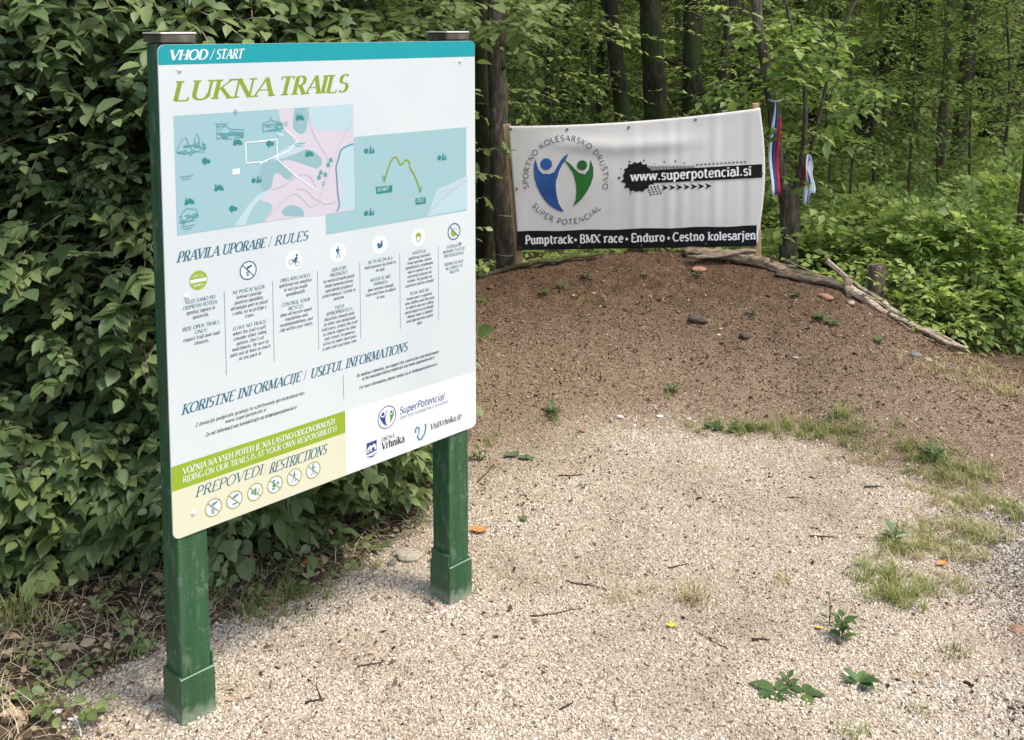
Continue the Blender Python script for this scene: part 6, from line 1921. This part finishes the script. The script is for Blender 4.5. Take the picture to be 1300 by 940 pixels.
ROCKM = {}
for nm, c in (('pale', (.42, .37, .29)), ('grey', (.22, .2, .175)), ('dark', (.10, .075, .06)), ('red', (.36, .19, .12)), ('white', (.68, .65, .6))):
    m, nt2, bs2 = M('stone_' + nm); n2 = noise_fac(nt2, 3, 6, obj_coord(nt2), .65)
    r2_ = ramp(nt2, n2.outputs[0], [(.3, [k * .6 for k in c]), (.7, [min(1, k * 1.25) for k in c])]); nt2.links.new(r2_.outputs[0], bs2.inputs['Base Color'])
    bs2.inputs['Roughness'].default_value = .9; bump(nt2, bs2, n2.outputs[0], .5, .05); ROCKM[nm] = m
STN = [(518, 708, .040, 'pale', 'largest pale flat stone at the litter edge left of the right post'), (497, 716, .018, 'grey', 'small grey stone beside the largest pale stone'),
       (886, 409, .045, 'dark', 'flat brown stone in the middle of the dirt bank'), (947, 428, .032, 'dark', 'dark flat stone right of the flat brown stone on the bank'),
       (1048, 378, .038, 'red', 'reddish stone below the log edge'), (887, 345, .036, 'red', 'brownish stone under the banner end on the bank'), (1080, 385, .026, 'pale', 'small pale stone beside the reddish stone'),
       (92, 915, .013, 'white', 'white pebble near the bottom left corner'), (72, 906, .012, 'white', 'second white pebble further left at the bottom left corner'),
       (787, 531, .016, 'white', 'small white stone at the foot of the bank'), (838, 530, .015, 'white', 'white stone at the foot of the bank right of the first'), (874, 533, .014, 'white', 'white stone just before the grassy edge of the bank'),
       (1290, 800, .020, 'red', 'reddish stone at the bottom right'), (915, 420, .012, 'pale', 'pale chip between the two dark stones'), (912, 425, .01, 'white', 'tiny white chip between the two dark stones'),
       (1162, 452, .028, 'grey', 'grey stone on the gritty shoulder below the long pale log'), (1178, 458, .020, 'pale', 'pale stone beside the grey stone on the gritty shoulder'), (1205, 464, .018, 'grey', 'small grey stone nearest the tail of the log edge'),
       (700, 470, .010, 'pale', 'tiny pale stone on the left half of the bank'), (1010, 455, .012, 'pale', 'tiny pale stone on the right half of the bank')]
for i, (px, py, s, c, lb) in enumerate(STN):
    p = ground_at(px, py); me = rock_mesh(i, (1.25, .9, .5)); me.materials.append(ROCKM[c])
    o = thing('stone', lb, 'stone', (p[0], p[1], float(gz(p[0], p[1])[0]) + s * .22), None, me, rz=i * 1.3); o.scale = (s, s, s)


def dead_leaf_mat(name, c):
    m, nt2, bs2 = M(name); n2 = noise_fac(nt2, 6, 5, obj_coord(nt2))
    r2_ = ramp(nt2, n2.outputs[0], [(.3, [k * .55 for k in c]), (.7, [min(1, k * 1.2) for k in c])]); nt2.links.new(r2_.outputs[0], bs2.inputs['Base Color'])
    bs2.inputs['Roughness'].default_value = .7; return m


DL = {'orange': dead_leaf_mat('orange_leaf', (.55, .22, .06)), 'brown': dead_leaf_mat('brown_leaf', (.33, .18, .10)), 'yellow': dead_leaf_mat('yellow_leaf', (.6, .45, .08)), 'green': dead_leaf_mat('green_leaf', (.08, .13, .05)), 'tan': dead_leaf_mat('tan_leaf', (.42, .32, .20))}


def curled(kind, seed, curl=.35):
    T, F_ = TPL[kind]; r = np.random.default_rng(seed); V = T.copy()
    V[:, 2] = curl * (V[:, 0] ** 2 * 1.6 + (V[:, 1] - .45) ** 2 * .9) + .03 * r.normal(size=len(V)) + .05
    V[:, 1] -= .45
    return new_mesh_np('fallen_leaf', V, F_, [], smooth=True)


FL = [(608, 675, .060, 'lobed', 'orange', 'orange fallen leaf on the gravel right of the right post'), (397, 717, .085, 'ovate', 'orange', 'large reddish brown dead leaf at the hedge foot under the board'),
      (376, 728, .04, 'ovate', 'tan', 'small tan dead leaf beside the large reddish one'), (852, 795, .032, 'lobed', 'yellow', 'yellow and orange fallen leaf near the middle grass tufts'),
      (650, 580, .085, 'ovate', 'green', 'fresh green leaf lying on the gravel right of the board corner'), (668, 584, .08, 'ovate', 'green', 'second fresh green leaf lying against the first one'), (665, 661, .05, 'ovate', 'green', 'single green leaf lying right of the orange leaf'),
      (1195, 718, .05, 'ovate', 'orange', 'reddish leaf in the dry grass at right'), (1040, 800, .03, 'ovate', 'yellow', 'yellowed small leaf under the bushy weed'),
      (930, 549, .07, 'ovate', 'green', 'flat green leaf at the front of the grassy bank foot'), (112, 710, .07, 'lobed', 'brown', 'curled brown leaf in the litter below the hedge'), (186, 786, .05, 'ovate', 'tan', 'pale tan leaf next to the left post litter'),
      (150, 800, .06, 'ovate', 'brown', 'dull brown leaf in the litter at left'), (12, 910, .06, 'ovate', 'tan', 'yellowish dead leaf in the bottom left corner'), (345, 775, .05, 'lobed', 'brown', 'brown leaf near the grass right of the left post'), (740, 548, .05, 'ovate', 'brown', 'dark dead leaf at the foot of the bank')]
for i, (px, py, s, k, c, lb) in enumerate(FL):
    p = ground_at(px, py); me = curled(k, i); me.materials.append(DL[c])
    o = thing('fallen_leaf', lb, 'leaf', (p[0], p[1], float(gz(p[0], p[1])[0]) + .006), None, me, rz=i * 2.1); o.scale = (s, s, s)


def twig_thing(px, py, L, ang, r, mat, label, seed, fork=True):
    p = ground_at(px, py); z = float(gz(p[0], p[1])[0])
    a = [(-L / 2 * math.cos(ang), -L / 2 * math.sin(ang)), (L / 2 * math.cos(ang), L / 2 * math.sin(ang))]
    pts = smooth_path([(a[0][0], a[0][1], 0), (0, 0, 0), (a[1][0], a[1][1], 0)], L / 8, L * .03, seed)
    pts[:, 2] = [float(gz(p[0] + u[0], p[1] + u[1])[0]) - z + r + .002 for u in pts]
    V, F = tube(pts, np.linspace(r, r * .45, len(pts)), 5, rough=.2, seed=seed)
    if fork:
        m_ = pts[len(pts) // 2]
        V2, F2 = tube([m_, m_ + np.array([math.cos(ang + .7) * L * .2, math.sin(ang + .7) * L * .2, .004])], [r * .6, r * .3], 4)
        F = F + [tuple(i + len(V) for i in f) for f in F2]; V = np.vstack([V, V2])
    thing('fallen_twig', label, 'twig', (p[0], p[1], z), 'twigs lying on the gravel', new_mesh_np('fallen_twig', V, F, [mat], smooth=True))


DTW = plain('dark_twig', (.05, .035, .025), .85, .2, .4)
for i, a in enumerate(((405, 880, .10, 1.9, .002, DTW, 'thin dark twig standing out on the gravel between the posts'), (400, 892, .05, .3, .003, DTW, 'short dark twig by the thin dark one'),
                       (470, 845, .07, .4, .0025, DTW, 'short twig mid-gravel between the posts'), (705, 780, .16, .25, .0025, DTW, 'longer dark twig left of the first dry grass tuft'), (745, 745, .14, -.4, .0022, DTW, 'twig pointing at the first dry grass tuft'),
                       (620, 600, .22, 1.2, .003, DTW, 'curving dark stem on the soil right of the board corner'), (725, 605, .10, .1, .003, DTW, 'dark twig upper middle of the gravel'), (1010, 633, .05, 0, .0025, DTW, 'small twig at upper right of the gravel'),
                       (965, 815, .05, .0, .004, DTW, 'stubby dark twig left of the bushy weed'), (1045, 683, .09, -.1, .003, DTW, 'dark twig near the right grass patch'), (1110, 620, .08, .1, .004, DTW, 'dark twig below the grass strip'),
                       (720, 898, .05, .7, .003, DTW, 'short twig near the bottom middle'), (905, 815, .12, 2.2, .0018, DTW, 'fine stalk right of the second dry tuft'), (860, 720, .07, .3, .0022, DTW, 'small twig above the second dry tuft'),
                       (120, 770, .30, -.6, .003, TWIG_PALE, 'long pale bent stalk in the litter at left'), (60, 800, .25, -.1, .003, TWIG_PALE, 'pale stalk lying at the left edge'), (140, 735, .20, .3, .0025, TWIG_PALE, 'pale stalk close to the hedge foot'), (490, 690, .22, .5, .0025, TWIG_PALE, 'pale straw across the litter left of the right post'),
                       (330, 750, .18, .2, .0022, TWIG_PALE, 'pale straw in the grass right of the left post'))):
    twig_thing(*a, seed=i, fork=i % 2 == 0)

# clods of dry earth on the bank
n = 260
x = rng.uniform(-.4, 2.4, n); y = rng.uniform(4.0, 5.6, n); ok = gsample(np.clip(bermness, 0, 1), x, y) > .6; x, y = x[ok], y[ok]
s = rng.lognormal(math.log(.0065), .35, len(x)); S = np.stack([s * rng.uniform(.9, 1.6, len(x)), s, s * .55], 1)
scatter('earth_clods', np.stack([x, y, gz(x, y) + s * .1], 1), S, SOILB, 'small clods of dry earth lying on the bank', subdiv=2)

# litter: dead leaves, straws, bark pieces
n = 20000
x = rng.uniform(-2.6, .1, n); y = rng.uniform(2.0, 4.6, n)
x[:3000] = rng.uniform(-.9, 2.2, 3000); y[:3000] = rng.uniform(2.2, 5.3, 3000)
ok = rng.random(n) < np.maximum(gsample(litter, x, y) ** 1.5 * np.where(x > -.1, .2, 1), .05 + .10 * (fbm(x * 2, y * 2) > .58))
x, y = x[ok], y[ok]; m_ = len(x)
Pq = np.stack([x, y, gz(x, y) + rng.uniform(.002, .022, m_)], 1)
V, F, lr = leaves_np(Pq, np.stack([rng.normal(size=m_), rng.normal(size=m_), rng.normal(0, .35, m_)], 1), np.stack([rng.normal(0, .7, m_), rng.normal(0, .7, m_), np.ones(m_)], 1), np.minimum(rng.lognormal(math.log(.019), .5, m_), np.where(gsample(litter, x, y) < .5, .022, .07)), 'ovate')
LITM = leaf_mat('leaf_litter', (.03, .02, .012), (.10, .065, .038), (.40, .30, .19), .1, .8)
o = link('leaf_litter', new_mesh_np('leaf_litter', V, F, [LITM], None, {'lr': lr})); o['kind'] = 'stuff'; o['label'] = 'brown leaf litter and bark bits along the foot of the hedge'


def blades(P_, H_a, lean, wd, seed, seg=3):
    n_ = len(P_); a = rng.uniform(0, 6.283, n_); wdt = wd * rng.uniform(.6, 1.3, n_)
    dirx, diry = np.cos(a), np.sin(a); sx, sy = -np.sin(a), np.cos(a)
    V = []
    for k in range(seg + 1):
        t = k / seg
        off = lean * H_a * t ** 1.8; z = H_a * (t - .25 * np.minimum(lean, 1.4) * t ** 2)
        w_ = wdt * (1 - t) ** .7
        cx = P_[:, 0] + dirx * off; cy = P_[:, 1] + diry * off; cz = P_[:, 2] + z
        if k < seg:
            V.append(np.stack([cx - sx * w_, cy - sy * w_, cz], 1)); V.append(np.stack([cx + sx * w_, cy + sy * w_, cz], 1))
        else: V.append(np.stack([cx, cy, cz], 1))
    V = np.stack(V, 1); k = V.shape[1]
    f = []
    for s_ in range(seg - 1): f += [(2 * s_, 2 * s_ + 1, 2 * s_ + 3), (2 * s_, 2 * s_ + 3, 2 * s_ + 2)]
    f.append((2 * seg - 2, 2 * seg - 1, 2 * seg))
    F = (np.array(f)[None] + (np.arange(n_) * k)[:, None, None]).reshape(-1, 3)
    return V.reshape(-1, 3), F, np.repeat(rng.random(n_), k)


GRASSM = leaf_mat('grass_blade', (.05, .085, .02), (.13, .17, .045), (.30, .32, .11), .3, .5)
DRYG = leaf_mat('dry_grass_blade', (.12, .10, .04), (.30, .26, .11), (.5, .44, .24), .25, .6)
STRAW = leaf_mat('straw', (.2, .15, .08), (.38, .3, .18), (.55, .47, .32), .15, .7)


def grass_patch(name, spots_, mat, label, hgt=.05, wd=.0016, lean=(.3, 1.3), kind='stuff'):
    Ps = []; Hs = []
    for px, py, rx, ry, n_ in spots_:
        c = ground_at(px, py)
        nc = max(2, n_ // 16); cc = rng.normal(0, 1, (nc, 2)) * np.array([rx * 1.15, ry * 1.15]) * .62
        k = cc[rng.integers(0, nc, n_)] + rng.normal(0, .011, (n_, 2))
        X2 = c[0] + k[:, 0]; Y2 = c[1] + k[:, 1]
        Ps.append(np.stack([X2, Y2, gz(X2, Y2) - .002], 1)); Hs.append(hgt * rng.uniform(.35, 1.35, n_) * (.6 + .8 * vnoise(X2 * 14, Y2 * 14)))
    P_ = np.vstack(Ps); H2 = np.concatenate(Hs)
    V, F, lr = blades(P_, H2, rng.uniform(*lean, len(P_)), wd, 0)
    o = link(name, new_mesh_np(name, V, F, [mat], None, {'lr': lr})); o['kind'] = 'stuff'; o['label'] = label
    return o


grass_patch('bank_foot_grass', [(905, 546, .10, .05, 160), (950, 544, .14, .05, 280), (990, 545, .14, .05, 320), (1030, 546, .14, .06, 360), (1070, 548, .12, .06, 320), (1100, 553, .12, .07, 260), (700, 538, .05, .05, 70), (620, 558, .07, .06, 90), (1140, 575, .08, .06, 140), (1170, 580, .10, .07, 300), (1195, 590, .10, .06, 320), (1230, 603, .08, .05, 200), (1295, 655, .06, .05, 200), (848, 498, .03, .04, 30), (762, 385, .03, .03, 20)], GRASSM, 'short green grass along the foot of the dirt bank', .045)
grass_patch('dry_grass', [(1195, 620, .10, .06, 420), (1215, 640, .10, .06, 520), (1190, 665, .10, .07, 380), (1240, 675, .08, .05, 460), (1215, 700, .12, .07, 520), (1165, 700, .08, .06, 380), (1170, 740, .12, .06, 260), (1100, 590, .06, .04, 90), (1250, 600, .1, .05, 130), (1250, 470, .12, .10, 300), (1220, 480, .16, .08, 300), (1275, 500, .2, .1, 380), (1190, 470, .12, .06, 160), (1290, 450, .15, .1, 260)], DRYG, 'yellowing dry grass and moss patches at the right', .040, .0014, (.6, 1.6))
grass_patch('green_grass_patch', [(1195, 612, .10, .05, 160), (1225, 640, .10, .05, 160), (1150, 680, .10, .05, 140), (1210, 690, .12, .06, 160), (1165, 745, .10, .05, 120), (1130, 700, .06, .05, 190), (1125, 735, .07, .05, 300), (1140, 760, .08, .05, 260), (1105, 750, .06, .05, 150)], GRASSM, 'greener grass clump right of the middle of the gravel', .055)
grass_patch('hedge_foot_grass', [(300, 775, .12, .06, 260), (340, 765, .10, .06, 200), (375, 750, .10, .06, 130), (270, 745, .10, .08, 110), (440, 722, .08, .06, 40), (60, 790, .25, .10, 50), (120, 800, .2, .1, 50), (40, 840, .2, .12, 60), (170, 760, .2, .08, 40)], GRASSM, 'grass growing out of the leaf litter at the hedge foot', .05, .0019)
# straws lying in the litter
n = 4200
x = rng.uniform(-2.3, -.1, n); y = rng.uniform(2.1, 4.0, n); ok = rng.random(n) < gsample(litter, x, y); x, y = x[ok], y[ok]
V, F, lr = blades(np.stack([x, y, gz(x, y) + .004], 1), rng.uniform(.03, .11, len(x)), rng.uniform(1.2, 2.2, len(x)), .0014, 0)
V[:, 2] = np.minimum(V[:, 2], gz(V[:, 0], V[:, 1]) + .035)
o = link('straw_litter', new_mesh_np('straw_litter', V, F, [STRAW], None, {'lr': lr})); o['kind'] = 'stuff'; o['label'] = 'dry stalks and straws mixed into the leaf litter'


# tangle of dead stalks at the foot of the right bushes
n = 150
V = []; F = []; rs = np.random.default_rng(71)
for i in range(n):
    c = ground_at(rs.uniform(1225, 1320), rs.uniform(395, 440))
    c[2] = float(gz(c[0], c[1])[0]); a = rs.uniform(0, 6.28); L = rs.uniform(.08, .22)
    tip = c + np.array([math.cos(a) * L, math.sin(a) * L, rs.uniform(.02, .16)])
    v, f = tube([c, (c + tip) / 2 + rs.normal(0, .015, 3), tip], [.0035, .003, .0015], 4, cap=False)
    b0 = len(V); V += list(v); F += [tuple(b0 + k for k in q_) for q_ in f]
o = link('dead_brush', new_mesh_np('dead_brush', np.array(V), F, [TWIG_PALE])); o['kind'] = 'stuff'; o['label'] = 'dry brown stalks and brush under the bright bushes'


# single tufts and weeds one can count
def tuft(px, py, n_, r, h, label, mat=DRYG, lean=(.2, 1.1)):
    p = ground_at(px, py); z = float(gz(p[0], p[1])[0])
    k = rng.normal(0, 1, (n_, 2)) * r * .5
    V, F, lr = blades(np.stack([k[:, 0], k[:, 1], np.full(n_, -.003)], 1), h * rng.uniform(.5, 1.2, n_), rng.uniform(*lean, n_), .0017, 0)
    return thing('grass_tuft', label, 'grass tuft', (p[0], p[1], z), None, new_mesh_np('grass_tuft', V, F, [mat], None, {'lr': lr}))


tuft(879, 764, 110, .055, .062, 'dense dry grass tuft in the middle of the gravel'); tuft(792, 760, 70, .065, .045, 'thin straggly tuft left of the dense one')
tuft(822, 752, 30, .04, .035, 'tiny wisp of grass between the two middle tufts'); tuft(992, 738, 40, .03, .045, 'small brown tuft right of the middle tufts')
tuft(1060, 655, 20, .03, .03, 'tiny tuft below the grass strip'); tuft(20, 800, 70, .05, .16, 'tall fresh green grass tuft in the litter at the left edge', GRASSM, (.1, .7))
tuft(1215, 832, 40, .04, .035, 'small green tuft at the lower right', GRASSM); tuft(1160, 905, 30, .04, .03, 'tiny tuft near the bottom right edge', GRASSM); tuft(1080, 935, 34, .04, .04, 'tuft cut by the bottom edge', GRASSM)
tuft(1165, 860, 20, .03, .025, 'sparse wisp at the lower right', DRYG); tuft(748, 430, 16, .03, .03, 'wisp of grass low on the bank', DRYG)

WEEDM = leaf_mat('weed_leaf', (.03, .06, .02), (.07, .12, .035), (.13, .19, .06), .2, .5)


def weed(px, py, leaves_, L, label, rise=.25, kind='ovate', tall=0.0, mat=WEEDM, cat_='weed'):
    p = ground_at(px, py); z = float(gz(p[0], p[1])[0]); r = np.random.default_rng(int(px * 7 + py))
    t = thing('broadleaf_weed', label, cat_, (p[0], p[1], z))
    me = leaf_object_mesh(kind, 'leaf', mat)
    if tall:
        V, F = tube([(0, 0, -.01), (.004, 0, tall * .5), (0, .004, tall)], [.0022, .0018, .001], 5); link('stem', new_mesh_np('stem', V, F, [TWIG]), t)
    for i in range(leaves_):
        a = i * 2.4 + r.uniform(-.3, .3); zz = tall * (i + .5) / leaves_ if tall else .004
        place_leaf('leaf', me, t, np.array([.004 * math.cos(a), .004 * math.sin(a), zz]), np.array([math.cos(a), math.sin(a), rise * r.uniform(.3, 1.5)]), np.array([-.2 * math.cos(a), -.2 * math.sin(a), 1]), L * r.uniform(.7, 1.15))
    return t


weed(1090, 868, 6, .060, 'dark green broad-leaved seedling near the bottom right', .5); weed(985, 880, 6, .065, 'flat rosette weed left of the dark seedling', .08); weed(1020, 882, 4, .055, 'second small rosette touching the flat rosette', .1)
weed(1068, 812, 12, .045, 'bushy green weed above the dark seedling', .5, tall=.07); weed(1052, 795, 7, .022, 'thin stalky weed beside the bushy one', .6, tall=.10)
weed(1000, 868, 5, .03, 'little sprig above the rosettes', .7, tall=.02)
weed(702, 528, 8, .045, 'small green plant at the foot of the bank', .6, tall=.04); weed(855, 498, 8, .035, 'grey-green sprout on the lower bank', .5, tall=.04); weed(1040, 408, 16, .040, 'leafy clump on the upper right of the bank', .4, tall=.03); weed(1055, 413, 10, .038, 'leaf clump joined to the right of the leafy clump', .4, tall=.02)
weed(745, 355, 8, .035, 'small plant near the crest under the banner middle', .6, tall=.05); weed(713, 368, 7, .035, 'small plant on the bank under the word Pumptrack', .5, tall=.04); weed(690, 375, 9, .035, 'low plant on the left shoulder of the bank', .4, tall=.02)
weed(955, 402, 6, .035, 'dark sprout beside the two flat stones', .5, tall=.03); weed(820, 352, 6, .030, 'tiny plant just under the crest', .5, tall=.03); weed(885, 350, 6, .030, 'tiny plant beside the brownish stone', .5, tall=.03); weed(1010, 378, 9, .035, 'low green plant left of the reddish stone', .4, tall=.02); weed(1115, 436, 8, .034, 'plant on the gritty shoulder below the pale logs', .4, tall=.02)
weed(906, 545, 7, .055, 'broad plantain leaves at the foot of the bank', .7, tall=.0); weed(942, 546, 6, .05, 'plantain at the start of the grass strip', .7); weed(1185, 585, 8, .06, 'upright leafy weed in the grass strip', .9, tall=.05); weed(1135, 690, 7, .05, 'leafy weed in the greener grass clump', .8, tall=.04)
weed(470, 680, 9, .05, 'leafy seedling in the litter left of the right post', .6, tall=.08); weed(430, 705, 8, .045, 'small seedling close to the reddish dead leaf', .6, tall=.06); weed(520, 640, 9, .045, 'weed in the litter behind the right post', .6, tall=.08); weed(500, 660, 7, .04, 'low weed beside the pale straw', .4, tall=.03); weed(608, 585, 7, .04, 'little plant right of the right post on the soil', .5, tall=.05)
weed(740, 618, 3, .02, 'tiny seedling on the upper gravel', .5); weed(815, 290, 5, .09, 'leafy sprout in front of the black banner strip', .6, tall=.02) if False else None
